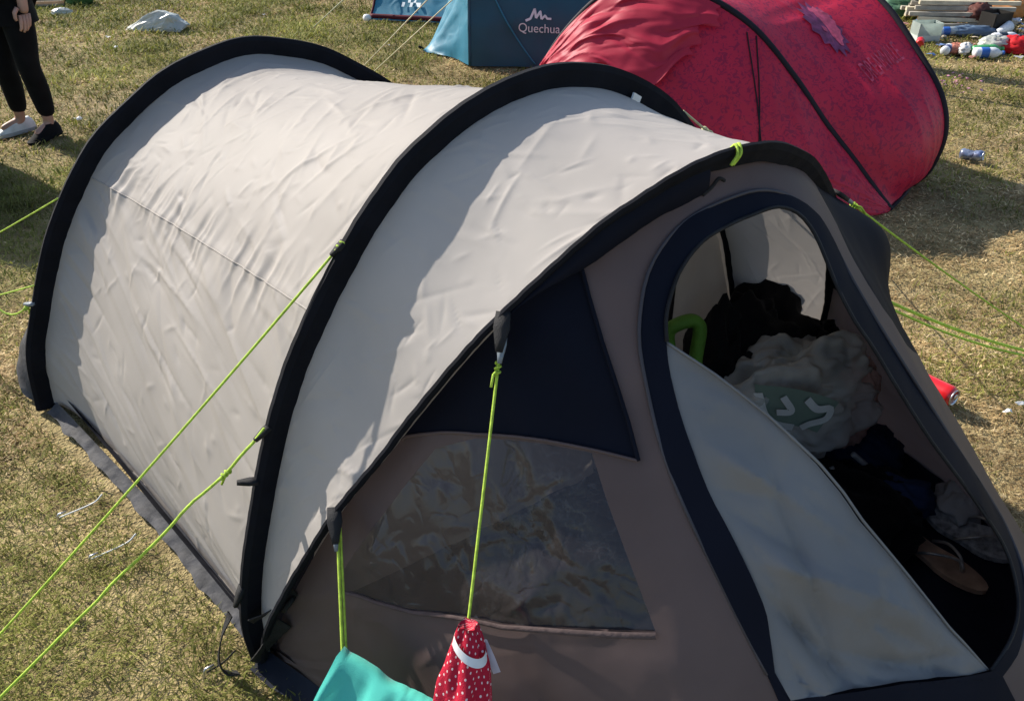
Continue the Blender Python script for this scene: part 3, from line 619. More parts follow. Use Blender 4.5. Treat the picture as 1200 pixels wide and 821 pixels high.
ribbon([f0 + (-.012, -.008, .17), f0 + (-.038, -.02, .11), f0 + (-.055, -.03, .04), f0 + (-.045, -.04, .012), f0 + (-.015, -.04, .01)], .012, (.5, -.6, .1))
ribbon([f0 + (.03, -.012, .15), f0 + (.085, -.012, .19), f0 + (.145, -.02, .255)], .011, (-.3, -.3, .8))
tab(f0 + (.12, -.025, .22), (.5, 0, .6), 'buckle', .03, .012)
ribbon([f0 + (.02, -.02, .02), f0 + (.05, -.035, .08), f0 + (.11, -.03, .17)], .016, (-.5, -.2, .5))
# ---- pegs and peg loops along the near hem
for k, t in enumerate((.44, .60, .985)):
    p = A0 * (1 - t) + B0 * t; o = -D
    q0 = p + o * .05 + Z * .012; q1 = p + o * (.135 if k < 2 else .09) + Z * .006
    tube('peg_loop', catmull([p + Z * .03 + o * .02, q0, q1], 8), .0022, m_white if k < 2 else m_webbing, tent, 5)
    V, F = joinvf([tube_vf([q1 + Z * .012 + o * -.02, q1 + Z * .012, q1 + o * .004 + Z * .004, q1 + o * .02 - Z * .12], .0028, 6)])
    M('tent_peg', V, F, m_steel, label=['thin steel peg holding a white loop, middle of the beige hem', 'thin steel peg holding a white loop, nearer the middle black sleeve', 'thin steel peg at the foot of the middle black sleeve'][k], cat='tent peg', group='pegs of the beige tent')
for pg, lb in ((PEG_L, 'steel peg at the end of the upper lime guy rope'), (PEG_L2, 'steel peg at the end of the lower knotted lime guy rope')):
    V, F = tube_vf([pg + (-.03, 0, .03), pg + (0, 0, .04), pg + (.004, 0, .02), pg + (.03, .02, -.12)], .003, 6)
    M('tent_peg', V, F, m_steel, label=lb, cat='tent peg', group='pegs of the beige tent')

# ------------------------------------------------------------------ washing hung on the guy ropes
def hang_towel():
    a = np.array([-.303, .898, .352]); b = np.array([-.070, .772, .338]); n, k = 70, 60
    s = np.linspace(0, 1, n)[:, None]; t = np.linspace(-1, 1, k)[None]
    out = np.array([-.47, -.88, 0]); P = np.zeros((n, k, 3)); ridge_ = a * (1 - s) + b * s; ridge_ = ridge_ - np.array([0, 0, .02]) * np.sin(np.pi * s)
    drop = np.abs(t) * .36 + 0 * s
    fold = (.016 * np.sin(s * 15 + 1.2 + 1.5 * t) + .05 * fbm(s * 6 + 0 * t, t * 2 + 0 * s, 5, 2) + .02 * (ridge(s * 7 + t * 1.2, t * 1.5 + 0 * s, 8, 1.4) - .5)) * np.clip(np.abs(t) * 9, 0, 1)
    fan = (s - .5) * np.abs(t) * .10
    ab = (b - a) / np.linalg.norm(b - a)
    P = ridge_[:, None, :] if False else (ridge_.reshape(n, 1, 3) + np.zeros((1, k, 1)))
    sep = np.where(t > 0, .012 + .33 * np.abs(t), -.008 + .10 * np.abs(t))
    P = P + out * (sep + fold)[..., None] + ab * fan[..., None] - Z * (np.maximum(0, drop - .004))[..., None]
    P[..., 2] = np.maximum(P[..., 2], .02)
    th = gnormals(P) * .002
    return P
Pt = hang_towel()
grid('towel', Pt, m_teal, label='turquoise towel hung between two lime guy ropes', cat='towel')
def hang_red():
    top = np.array([-.0705, .836, .515]); root = thing('garment', (-.074, .836, .12), 'red garment with white polka dots clipped to a lime guy rope', 'garment')
    n, k = 60, 72; t = np.linspace(0, 1, n)[:, None]; ph = np.linspace(0, 2 * np.pi, k, endpoint=False)[None]
    rx = .014 + .046 * t ** .75 + .006 * np.sin(t * 7); ry = .012 + .03 * t ** .8
    f = 1 + (.30 + .30 * t) * (np.sin(ph * 4 + 3 * t + .9 * np.sin(t * 6)) + .5 * np.sin(ph * 7 - 4 * t + 1)) * .5 + .12 * (fbm(ph * 2.2 + 0 * t, t * 9 + 0 * ph, 7, 2)) * 2
    x = rx * f * np.cos(ph) + .006 * np.sin(t * 6) ; y = ry * f * np.sin(ph); z = -t * .33 + 0 * ph + .008 * np.sin(ph * 3 + t * 20) * t
    P = np.stack([top[0] + x - .045 * t, top[1] - .012 + y - .24 * t, top[2] + z], 2)
    uv = np.stack([ph / (2 * np.pi) + 0 * t, t + 0 * ph], 2).reshape(-1, 2)
    b = M('cloth', P.reshape(-1, 3), grid_faces(n, k, True) + [tuple(range(k))], m_dots, root, uv=uv * (1.0, 1.35))
    # white waistband wrapped round the top and a loose white tag
    w = np.linspace(-2.9, .4, 40); ring = []
    for dz in (0, .011):
        zz = .018 + dz + .012 * np.sin(w * 1.1 + 2.0); tt_ = np.clip(zz / .33, 0, 1); r1 = (.016 + .05 * tt_ ** .8) * 1.22; r2 = (.012 + .03 * tt_ ** .8) * 1.35
        ring.append(np.c_[top[0] + r1 * np.cos(w), top[1] - .018 + r2 * np.sin(w) - .24 * tt_, top[2] - zz])
    grid('waistband', np.stack(ring, 1), m_white, root)
    q = np.array([[.020, -.016, -.03], [.030, -.020, -.028], [.030, -.036, -.055], [.043, -.036, -.052], [.040, -.042, -.088], [.052, -.042, -.082]]) + top
    M('tag', q, [(0, 1, 3, 2), (2, 3, 5, 4)], mat('tag_white', (.55, .53, .62), .5, .3), root)
    return root
hang_red()

# ------------------------------------------------------------------ things inside the porch
V, F = joinvf([blob_vf((.67, 1.86, .34), (.17, .11, .20), 3, .4, 1.5, .5, flat=.03, sharp=False), blob_vf((.555, 1.77, .28), (.10, .09, .24), 5, .4, 1.6, .3, flat=.03, sharp=False), blob_vf((.83, 1.84, .26), (.11, .10, .18), 8, .4, 1.7, .4, flat=.03, sharp=False)])
jk = M('jacket', V, F, m_black, label='black jacket heaped against the inner room, inside the porch', cat='jacket')
pb = thing('plastic_bag', (.80, 1.70, .02), 'clear plastic bag with a green and white print, in the porch', 'bag')
V, F = blob_vf((.76, 1.72, .27), (.26, .13, .18), 12, .42, 1.9, .25, 90, 120, flat=.03, pinch=.5, sharp=False); M('film', V, F, m_film, pb)
V, F = blob_vf((.75, 1.735, .24), (.18, .10, .135), 13, .25, 2.0, .35, flat=.035); M('contents', V, F, mat('bag_contents', (.58, .50, .40), .8, .2, .35, 9, base2=(.75, .72, .66)), pb)
# handles of the bag trailing on the floor
tube('handle', catmull([(.86, 1.62, .13), (.90, 1.57, .06), (.89, 1.53, .03), (.84, 1.55, .05), (.81, 1.62, .12)], 12), .007, m_film, pb)
tube('handle', catmull([(.93, 1.66, .14), (1.0, 1.66, .08), (1.02, 1.69, .06), (.97, 1.72, .10)], 12), .008, m_film, pb)
# print: a green field with white strokes, laid on the film
def on_blob(px_, pz_):   # point on the camera side of the bag
    return np.array([.745 + px_ * .92 + .0, 1.715 - math.sqrt(max(.02, 1 - (px_ / .24) ** 2 - (pz_ / .2) ** 2)) * .158, .345 + pz_])
def stroke(name, pts, w, mt, lift):
    p = resample(catmull(pts, 8), 24); a = []; b = []
    t = np.gradient(p, axis=0); t /= np.linalg.norm(t, axis=1)[:, None]
    for q, d in zip(p, t):
        nrm = np.array([-d[1], d[0]]) * w / 2; a.append(on_blob(*(q + nrm)) + np.array([0, -.7, .5]) * lift); b.append(on_blob(*(q - nrm)) + np.array([0, -.7, .5]) * lift)
    grid(name, np.stack([a, b], 1), mt, pb)
m_pgreen = mat('print_green', (.22, .29, .23), .5, .3); m_pwhite = mat('print_pale', (.72, .73, .70), .5, .3)
stroke('print', [(-.15, .02), (-.08, .03), (-.01, .02), (.04, .0)], .10, m_pgreen, .012)
stroke('print', [(-.15, .05), (-.13, .0), (-.10, -.025), (-.05, -.03)], .022, m_pwhite, .018); stroke('print', [(-.09, .055), (-.065, .02), (-.10, .01)], .018, m_pwhite, .018)
stroke('print', [(-.03, .055), (.0, .03), (.035, .03), (.03, .0), (-.01, -.015), (-.03, -.03)], .02, m_pwhite, .018)
V, F = blob_vf((.70, 1.78, .36), (.11, .05, .06), 17, .3, 2.4, .3); M('lace_top', V, F, mat('lace_grey', (.5, .5, .47), .85, .2, .3, 60), label='grey patterned lace top between black jacket and plastic bag', cat='clothing')
V, F = blob_vf((.93, 1.80, .22), (.07, .09, .14), 19, .3, 2.2, .2, flat=.03); M('pink_cloth', V, F, m_pinkcl, label='dusty pink cloth bundled beside the plastic bag', cat='clothing')
V, F = blob_vf((1.0, 1.76, .07), (.10, .10, .06), 20, .3, 2.2, .2, flat=.02); M('blue_cloth', V, F, m_blue, label='dark blue cloth lying low beside the pink cloth', cat='clothing')
V, F = joinvf([blob_vf((.80, 1.52, .07), (.22, .16, .06), 23, .3, 2.0, -.2, flat=.016), blob_vf((.98, 1.62, .05), (.10, .12, .05), 24, .3, 2.3, .2, flat=.016)])
M('black_clothes', V, F, m_black, label='flat heap of black clothes on the porch floor', cat='clothing')
tube('folded_strap', catmull([(.385, 1.62, .50), (.375, 1.62, .56), (.40, 1.62, .585), (.435, 1.63, .585), (.452, 1.63, .56), (.45, 1.62, .48), (.458, 1.61, .38), (.47, 1.60, .28)], 10), .017, m_greenth, label='bright green padded strap folded beside the black jacket', cat='strap')
tube('cord_end', catmull([(.985, 1.79, .50), (.982, 1.78, .46), (.985, 1.775, .425)], 8), .006, m_lime, tent, label='lime cord end inside the porch')
V, F = blob_vf((1.20, 1.56, .05), (.08, .06, .045), 71, .4, 1.9, .8, 24, 30, flat=.016, sharp=False); M('sock', V, F, mat('sock_grey', (.42, .41, .40), .9, .1), label='crumpled grey sock at the porch wall behind the sandals', cat='sock')
V, F = blob_vf((1.04, 1.58, .06), (.09, .06, .05), 73, .35, 1.9, -.3, 24, 30, flat=.016, sharp=False); M('cap', V, F, mat('cap_blue', (.03, .05, .12), .9, .1), label='dark blue cap on the porch floor before the plastic bag', cat='cap')
def sandal(c, rz, name, label, tilt=0, mt=m_sole, strap_m=m_silver, L=.25):
    root = thing(name, c, label, 'sandal'); n = 28; th = .014; out = []
    for k in range(n):
        t = 2 * math.pi * k / n; x = math.cos(t); y = math.sin(t); w = .041 + .008 * x - .010 * math.exp(-((x + .15) / .35) ** 2)
        out.append((x * L / 2, y * w + .006 * x * x))
    rot = lambda p: np.array([c[0] + p[0] * math.cos(rz) - p[1] * math.sin(rz), c[1] + p[0] * math.sin(rz) + p[1] * math.cos(rz), c[2] + p[2] + tilt * p[1]])
    V = [rot((x, y, z)) for z in (0, th) for x, y in out]; V += [rot((x * .93, y * .9, th + .001)) for x, y in out]
    M('sole', np.array(V), [(k, (k + 1) % n, n + (k + 1) % n, n + k) for k in range(n)] + [(n + k, n + (k + 1) % n, 2 * n + (k + 1) % n, 2 * n + k) for k in range(n)] + [tuple(range(n - 1, -1, -1)), tuple(range(2 * n, 3 * n))], mt, root, smooth=False)
    for sg in (-1, 1):
        tube('strap', [rot(p) for p in catmull([(.072, .004, th), (.055, .006 + .006 * sg, th + .03), (.01, .03 * sg, th + .028), (-.03, .037 * sg, th)], 8)], .004, strap_m, root)
    tube('toe_post', [rot((.072, .004, th)), rot((.070, .004, th + .015)), rot((.058, .005, th + .03))], .0045, strap_m, root)
    return root
sandal((1.07, 1.40, .02), -1.0, 'sandal', 'tan flip flop with thin silver straps on the dark groundsheet', L=.275)
s2 = sandal((1.19, 1.46, .03), -.72, 'sandal', 'worn grey strappy sandal lying behind the tan flip flop', .35, m_whitefab, m_silver, .23)

# ------------------------------------------------------------------ red pop-up tent
rt = thing('popup_tent', (1.2, 4.2, 0), 'red patterned pop-up tent with black hoops and an emblem', 'tent')
R1 = np.array([1.82, 3.58, 0]); d1 = np.array([-.951, .308, 0]); n1 = np.array([-.308, -.951, 0])
H1 = [(0, 0), (.10, .10), (.22, .225), (.38, .385), (.55, .575), (.757, .77), (.963, .885), (1.15, .935), (1.30, .935), (1.42, .895), (1.52, .835), (1.66, .68), (1.755, .52), (1.86, .28), (1.93, 0)]
R2 = np.array([2.10, 3.86, 0]); d2 = np.array([-.60, .80, 0])
H2 = [(.06, 0), (.0, .10), (-.02, .28), (.055, .455), (.24, .635), (.47, .81), (.75, .92), (1.0, .95), (1.25, .92), (1.55, .80), (1.80, .58), (1.95, .28), (2.0, 0)]
h1 = resample(catmull(H1, 12), 160); h2 = resample(catmull(H2, 12), 160)
P1 = R1 + h1[:, :1] * d1 + h1[:, 1:] * Z; P2 = R2 + h2[:, :1] * d2 + h2[:, 1:] * Z
def redsurf(n):
    t = np.linspace(0, 1, n)[:, None, None]; P = P1[None] * (1 - t) + P2[None] * t
    k = gnormals(P); k = k if k[n // 2, 80, 2] > 0 else -k
    u, v = np.meshgrid(np.linspace(0, 1, n), np.linspace(0, 1, 160), indexing='ij')
    rgt = np.exp(-((v - .0) / .16) ** 2)
    dsp = -.05 * np.sin(np.pi * u) * sstep(.1, .45, np.minimum(v, 1 - v)) + .09 * np.sin(np.pi * u) * np.exp(-((v - .12) / .13) ** 2) * sstep(0, .05, v)
    dsp += np.sin(np.pi * u) ** .5 * (.008 * (ridge(u * 6, v * 7, 201, 1.5) - .4) + .012 * (ridge(u * 1.2, v * 16, 203, 1.6) - .4) * sstep(.25, .4, v))
    P = P + k * dsp[..., None]; P[..., 2] = np.maximum(P[..., 2], .003); return P, k
PR, NR = redsurf(80)
roof = grid('canopy', PR, m_red, rt, label='dark red patterned canopy with printed emblem')
# front wall under the first hoop
nF = 70; tt = np.linspace(0, 1, nF)
q = h1[:, 0] / 1.93
fb = R1 + np.clip(h1[:, :1], 0.0, 1.93) * d1 + n1 * (.34 * np.sin(np.pi * np.clip(q, 0, 1)) ** .6)[:, None]
PF = P1[None] * (1 - tt[:, None, None]) + fb[None] * tt[:, None, None]
NF = gnormals(PF); NF = NF if NF[35, 80] @ n1 > 0 else -NF
fu, fv = np.meshgrid(tt, np.linspace(0, 1, 160), indexing='ij')
df = .08 * np.sin(np.pi * fu) * np.sin(np.pi * fv) ** .7 + np.sin(np.pi * fu) ** .5 * (.010 * (ridge(fu * 3, fv * 14 + fu * 4, 211, 1.5) - .4) + .006 * (ridge(fu * 14, fv * 26, 213, 1.6) - .4))
PF2 = PF + NF * df[..., None]; PF2[..., 2] = np.maximum(PF2[..., 2], .003)
front = grid('front_wall', PF2, m_red, rt)
# turned-back door awning lying on the front wall
na, ma_ = 60, 110
au, av = np.meshgrid(np.linspace(0, 1, na), np.linspace(0, 1, ma_), indexing='ij')
fi = 1 + au * (27 + 5 * fbm(av * 5, av * 0, 227, 2) * 2 - 12 * av ** 2 - 7 * np.exp(-(av / .12) ** 2) + 4 * np.exp(-((av - .13) / .06) ** 2)); fj = 71 + av * 70 + 5 * fbm(au * 4, au * 0, 229, 2) * (1 - av) * 2 + 3 * (1 - av) * au
ii = fi.astype(int); jj = np.clip(fj.astype(int), 0, 158); qx = (fi - ii)[..., None]; qy = (fj - jj)[..., None]
bil = lambda G: G[ii, jj] * (1 - qx) * (1 - qy) + G[ii + 1, jj] * qx * (1 - qy) + G[ii, jj + 1] * (1 - qx) * qy + G[ii + 1, jj + 1] * qx * qy
PA = bil(PF2); NA = bil(NF)
au, av = np.meshgrid(np.linspace(0, 1, na), np.linspace(0, 1, ma_), indexing='ij')
PA = PA + NA * (.02 + .035 * au * sstep(0, .2, av) + .014 * (ridge(au * 2.5 + av * 2, av * 4 - au * 2, 221, 1.2) - .4) + creases(au, av, 60, 222, (0, 1, 0, 1), (.15, .6), (.012, .04), (.004, .014), .9, .9))[..., None]
grid('door_awning', PA, m_redplain, rt, label='wrinkled brighter red door awning')
for a, b, c, e in ((60, .03, 52, .75), (63, .05, 46, .95), (146, .1, 150, .6)):
    k = np.linspace(0, 1, 40); fi = (b + (e - b) * k) * (nF - 1); fj = a + (c - a) * k; ii = np.minimum(fi.astype(int), nF - 2); jj = np.minimum(fj.astype(int), 158); qx = (fi - ii)[:, None]; qy = (fj - jj)[:, None]
    pp = PF2[ii, jj] * (1 - qx) * (1 - qy) + PF2[ii + 1, jj] * qx * (1 - qy) + PF2[ii, jj + 1] * (1 - qx) * qy + PF2[ii + 1, jj + 1] * qx * qy
    tube('seam', pp + NF[ii, jj] * .003, .0032, m_redhoop, rt, 5)
V, F = blob_vf(PF2[int(.33 * nF), 147] + NF[20, 147] * .01, (.014, .014, .02), 4, .2, 2, 0, 8, 10); M('toggle', V, F, m_webbing, rt)
tube('hoop', P1 + (n1 * -.0) + gnormals(PR)[0] * 0, .015, m_redhoop, rt, 8); tube('hoop', P2, .017, m_redhoop, rt, 8)
# back wall and lower hem between the feet
bb = resample(np.array([P2[0], P2[0] + (.10, .25, 0), P2[0] * .5 + P2[-1] * .5 + (.42, .30, 0), P2[-1]]), 160)
grid('back_wall', P2[None] * (1 - tt[::4, None, None]) + bb[None] * tt[::4, None, None], m_red, rt)
tube('hem', [P1[0] + Z * .006, (P1[0] + P2[0]) / 2 + Z * .008 + (.004, -.004, 0), P2[0] + Z * .006], .010, m_redhoop, rt)
# emblem and lettering on the canopy: flat prints following the cloth
def on_roof(a, b):     # a along hoop 1 -> hoop 2 (0..1), b along the arc (0..1)
    fi = np.clip(a, 0, 1) * (PR.shape[0] - 1); fj = np.clip(b, 0, 1) * (PR.shape[1] - 1)
    i = np.minimum(fi.astype(int), PR.shape[0] - 2); j = np.minimum(fj.astype(int), PR.shape[1] - 2); x = (fi - i)[:, None]; y = (fj - j)[:, None]
    f = lambda G: G[i, j] * (1 - x) * (1 - y) + G[i + 1, j] * x * (1 - y) + G[i, j + 1] * (1 - x) * y + G[i + 1, j + 1] * x * y
    return f(PR) + f(NR) * .005
EA, EB = .49, .338
def emb(pts, name, mt, lift=1.0):
    pts = np.array(pts, float); n = len(pts); c = pts.mean(0); rings = [c + (pts - c) * k for k in (1, .66, .33)]
    allp = np.vstack(rings + [c[None]]); Q = on_roof(EA + allp[:, 0], EB + allp[:, 1])
    F = []
    for r in range(2): F += [(r * n + k, r * n + (k + 1) % n, (r + 1) * n + (k + 1) % n, (r + 1) * n + k) for k in range(n)]
    F += [(2 * n + k, 2 * n + (k + 1) % n, 3 * n) for k in range(n)]
    M(name, Q + np.array([.2, -.6, .7]) * .002 * lift, F, mt, roof, smooth=False)
def star(rx, ry, n, dep, ph0, ph1, rot):
    o = []
    for k in range(2 * n + 1):
        t = ph0 + (ph1 - ph0) * k / (2 * n); r = 1 if k % 2 else 1 - dep; x = rx * r * math.cos(t); y = ry * r * math.sin(t); o.append((x * math.cos(rot) - y * math.sin(rot), x * math.sin(rot) + y * math.cos(rot)))
    return o
EMB_TODO = True
emb(star(.115, .062, 13, .24, 0, 2 * math.pi, .25)[:-1], 'emblem', m_indigo)
emb(star(.105, .044, 8, .12, -1.9, 1.2, .25), 'emblem_face', m_mauve, 2.2)
emb([(-.035, -.006), (-.02, .004), (-.005, -.004), (-.02, -.012)], 'emblem_eye', m_mauve, 3.2)
def text_vf(body):
    c = bpy.data.curves.new('t', 'FONT'); c.body = body; c.size = 1; o = bpy.data.objects.new('t', c); COL.objects.link(o)
    dg = bpy.context.evaluated_depsgraph_get(); me = bpy.data.meshes.new_from_object(o.evaluated_get(dg))
    bm = bmesh.new(); bm.from_mesh(me); bmesh.ops.triangulate(bm, faces=bm.faces); bmesh.ops.subdivide_edges(bm, edges=bm.edges, cuts=1, use_grid_fill=True)
    V = np.array([v.co[:] for v in bm.verts]); bm.verts.index_update(); F = [tuple(v.index for v in f.verts) for f in bm.faces]; bm.free()
    bpy.data.objects.remove(o); bpy.data.curves.remove(c); bpy.data.meshes.remove(me); return V, F
V, F = text_vf('DREAMVILLE'); V = V - V.min(0); w = V[:, 0].max(); hh = V[:, 1].max()
tx = V[:, 0] / w; ty = V[:, 1] / hh
Q = on_roof(.46 + .38 * tx, .218 + .012 * tx + .036 * ty)
M('lettering', Q + np.array([.2, -.6, .7]) * .002, F, m_faint, roof, smooth=False)

# ------------------------------------------------------------------ petrol tents behind
def simple_tent(name, label, fr, ridge_h, mt, hem_m, near, seed, cat='tent', group=None, sharp=False):
    """tunnel tent: fr = (origin xy, axis dir xy, length, half width)"""
    (ox, oy), (ax, ay), L, w = fr; a = np.array([ax, ay, 0.]); a /= np.linalg.norm(a); b = np.array([-a[1], a[0], 0]); o = np.array([ox, oy, 0.])
    root = thing(name, (ox, oy, 0), label, cat, group); n = 60; m = 60
    th = np.linspace(0, np.pi, m); secs = []
    prof = np.c_[-np.cos(th) * (1 - .12 * np.sin(th) ** 2), np.sin(th) ** .9]
    if sharp: prof = np.c_[np.linspace(-1, 1, m), 1 - np.abs(np.linspace(-1, 1, m)) ** 1.15]
    for x in np.linspace(0, L, n):
        k = x / L; hgt = ridge_h * (1 - .10 * math.sin(math.pi * k)); secs.append(o + a * x + b * (prof[:, :1] * w) + Z * (prof[:, 1:] * hgt))
    P = np.stack(secs, 0); Nn = gnormals(P); Nn = Nn if Nn[n // 2, m // 2, 2] > 0 else -Nn
    u, v = np.meshgrid(np.linspace(0, L, n), np.linspace(0, 2.4, m), indexing='ij')
    P = P + Nn * (.018 * (ridge(u * 1.1, v * 8, seed, 1.5) - .4) + .008 * (ridge(u * 6, v * 9, seed + 3, 1.5) - .4))[..., None]; P[..., 2] = np.maximum(P[..., 2], .01)
    body = grid('canopy', P, mt, root)
    for k in (0, n - 1): tube('hoop', P[k], .012, hem_m, root)
    return root, P, Nn, body, (o, a, b)
q1, QP, QN, qbody, fr1 = simple_tent('petrol_tent', 'dark petrol blue tent with white logo, pegged porch nose', ((-.28, 6.80), (1, -.05, 0)[:2], 1.9, .66), 1.08, m_tealtent, m_tealtent, 1, 301)
# porch nose of the petrol tent
o, a, b = fr1; nose = np.array([-.70, 6.58, .03]); arc = QP[0]
k = np.linspace(0, 1, 30)[:, None, None]; 
tip = nose + np.c_[np.linspace(0, .12, 60), np.linspace(-.02, .62, 60), np.zeros(60)] * np.array([1, 1, 1]); tip[:, 2] = .02
PN = arc[None] * (1 - k) + tip[None] * k; NN = gnormals(PN); NN = NN if NN[15, 10] @ np.array([-1, -1, .5]) > 0 else -NN
kk, vv3 = np.meshgrid(np.linspace(0, 1, 30), np.linspace(0, 1, 60), indexing='ij')
PN = PN + NN * (np.sin(np.pi * kk) * (-.05 + .025 * (ridge(kk * 2, vv3 * 18, 311, 1.5) - .4)))[..., None]; PN[..., 2] = np.maximum(PN[..., 2], .012)
grid('porch', PN, m_tealtent2, q1)  # sun on the nose is coloured in with the paler cloth
tab_ = M('nose_loop', *tube_vf(catmull([nose, nose + (-.03, -.02, .02), nose + (-.02, .0, .0)], 6), .008), m_webbing, q1)
# logo: peaks and lettering
def on_q(x, h):   # x metres along the side, h metres up the near side
    L_ = 1.9; fi = np.clip(x / L_, 0, 1) * 59; seg = QP[30, :, 2]; near = QP[30, :30]; s = np.r_[0, np.cumsum(np.linalg.norm(np.diff(near, axis=0), axis=1))]
    fj = np.interp(h, s, np.arange(30)); i = np.minimum(fi.astype(int), 58); j = np.minimum(fj.astype(int), 28); p = (fi - i)[:, None]; q = (fj - j)[:, None]
    f = lambda G: G[i, j] * (1 - p) * (1 - q) + G[i + 1, j] * p * (1 - q) + G[i, j + 1] * (1 - p) * q + G[i + 1, j + 1] * p * q
    return f(QP) + np.array([0, -.012, .006])
LX, LH = .36, .215
ks_ = np.linspace(.02, 1, 40); tube('seam', on_q(.08 + .42 * (1 - ks_) ** 1.6, .75 * ks_), .006, m_tealtent2, qbody)
V, F = text_vf('Quechua'); V = V - V.min(0); sc = .30 / V[:, 0].max()
M('lettering', on_q(LX + V[:, 0] * sc, LH + V[:, 1] * sc * 1.0), F, m_print, qbody, smooth=False)
def peak(pts, w):
    p = resample(np.array(pts, float), 30); t = np.gradient(p, axis=0); t /= np.linalg.norm(t, axis=1)[:, None]; nn = np.c_[-t[:, 1], t[:, 0]] * w / 2
    a_ = p + nn; b_ = p - nn; grid('logo', np.stack([on_q(LX + a_[:, 0], LH + a_[:, 1]), on_q(LX + b_[:, 0], LH + b_[:, 1])], 1), m_print, qbody)
peak([(.05, .085), (.085, .10), (.115, .165), (.125, .105)], .016); peak([(.125, .105), (.155, .15), (.165, .10)], .016); peak([(.165, .10), (.19, .125), (.205, .105), (.235, .105)], .014)
for p_, q_ in (((-.05, 6.35, .75), (-1.02, 5.95, 0)), ((-.1, 6.45, .9), (-1.15, 5.75, 0))): tube('guy_rope', [p_, q_], .0045, m_cordpale, q1, 5)

q2, QP2, QN2, q2b, fr2 = simple_tent('blue_tent', 'bright blue tent with dark red hem standing furthest back', ((-1.06, 8.75), (1, -.22), 1.5, 1.05), .95, m_tealtent2, m_hem, 1, 331, sharp=True)
hm = QP2[:, 1].copy(); hm[:, 2] = .035; tube('hem', hm + (0, -.012, 0), .022, m_hem, q2)
V, F = blob_vf(QP2[0, 0] + (-.02, -.03, .02), (.035, .03, .03), 6, .2, 2, 0, 10, 12); M('corner_patch', V, F, m_white, q2)
def on_q2(x, h):
    fi = np.clip(x / 1.4, 0, 1) * 59; near = QP2[30, :30]; s = np.r_[0, np.cumsum(np.linalg.norm(np.diff(near, axis=0), axis=1))]; fj = np.interp(h, s, np.arange(30)); return QP2[fi.astype(int), np.round(fj).astype(int)] + np.array([-.01, -.015, .008])
for pts in ([(.28, .17), (.33, .22), (.35, .17)], [(.35, .17), (.39, .21), (.41, .17), (.45, .17)]):
    p = resample(np.array(pts), 16); grid('logo', np.stack([on_q2(p[:, 0], p[:, 1] + .012), on_q2(p[:, 0], p[:, 1] - .012)], 1), m_print, q2b)
tube('guy_rope', [QP2[1, 12], QP2[1, 12] * 0 + np.array([-1.75, 7.35, 0])], .0045, m_cordpale, q2, 5)
# neighbouring tent beside the person, whose shadow falls on the grass behind the beige tent
q3, QP3, *_ = simple_tent('green_tent', 'green tunnel tent beside the standing person', ((-4.24, 4.78), (.82, -.575), 1.3, .36), 1.2, m_greentent, m_webbing, 1, 351)
for e, s_ in ((0, -1), (59, 1)):
    c = QP3[e].mean(0); M('end_wall', np.vstack([QP3[e], [[c[0], c[1], 0.02]]]), [(i, i + 1, 60) for i in range(59)], m_greentent, q3)

# ------------------------------------------------------------------ standing person
def skin(verts, edges, rad, name, mt, parent, root=0, sub=2):
    me = bpy.data.meshes.new(name); me.from_pydata([tuple(v) for v in verts], edges, []); o = bpy.data.objects.new(name, me); COL.objects.link(o)
    o.modifiers.new('s', 'SKIN'); 
    sv = me.skin_vertices[0].data if me.skin_vertices else None
    if sv is None:
        bm = bmesh.new(); bm.from_mesh(me); bm.verts.layers.skin.verify(); bm.to_mesh(me); bm.free(); sv = me.skin_vertices[0].data
    for i, r in enumerate(rad): sv[i].radius = r if isinstance(r, tuple) else (r, r); sv[i].use_root = (i == root)
    s = o.modifiers.new('d', 'SUBSURF'); s.levels = sub; s.render_levels = sub
    dg = bpy.context.evaluated_depsgraph_get(); m2 = bpy.data.meshes.new_from_object(o.evaluated_get(dg)); bpy.data.objects.remove(o); bpy.data.meshes.remove(me)
    V = np.array([v.co[:] for v in m2.vertices]); F = [tuple(p.vertices) for p in m2.polygons]; bpy.data.meshes.remove(m2)
    return V, F
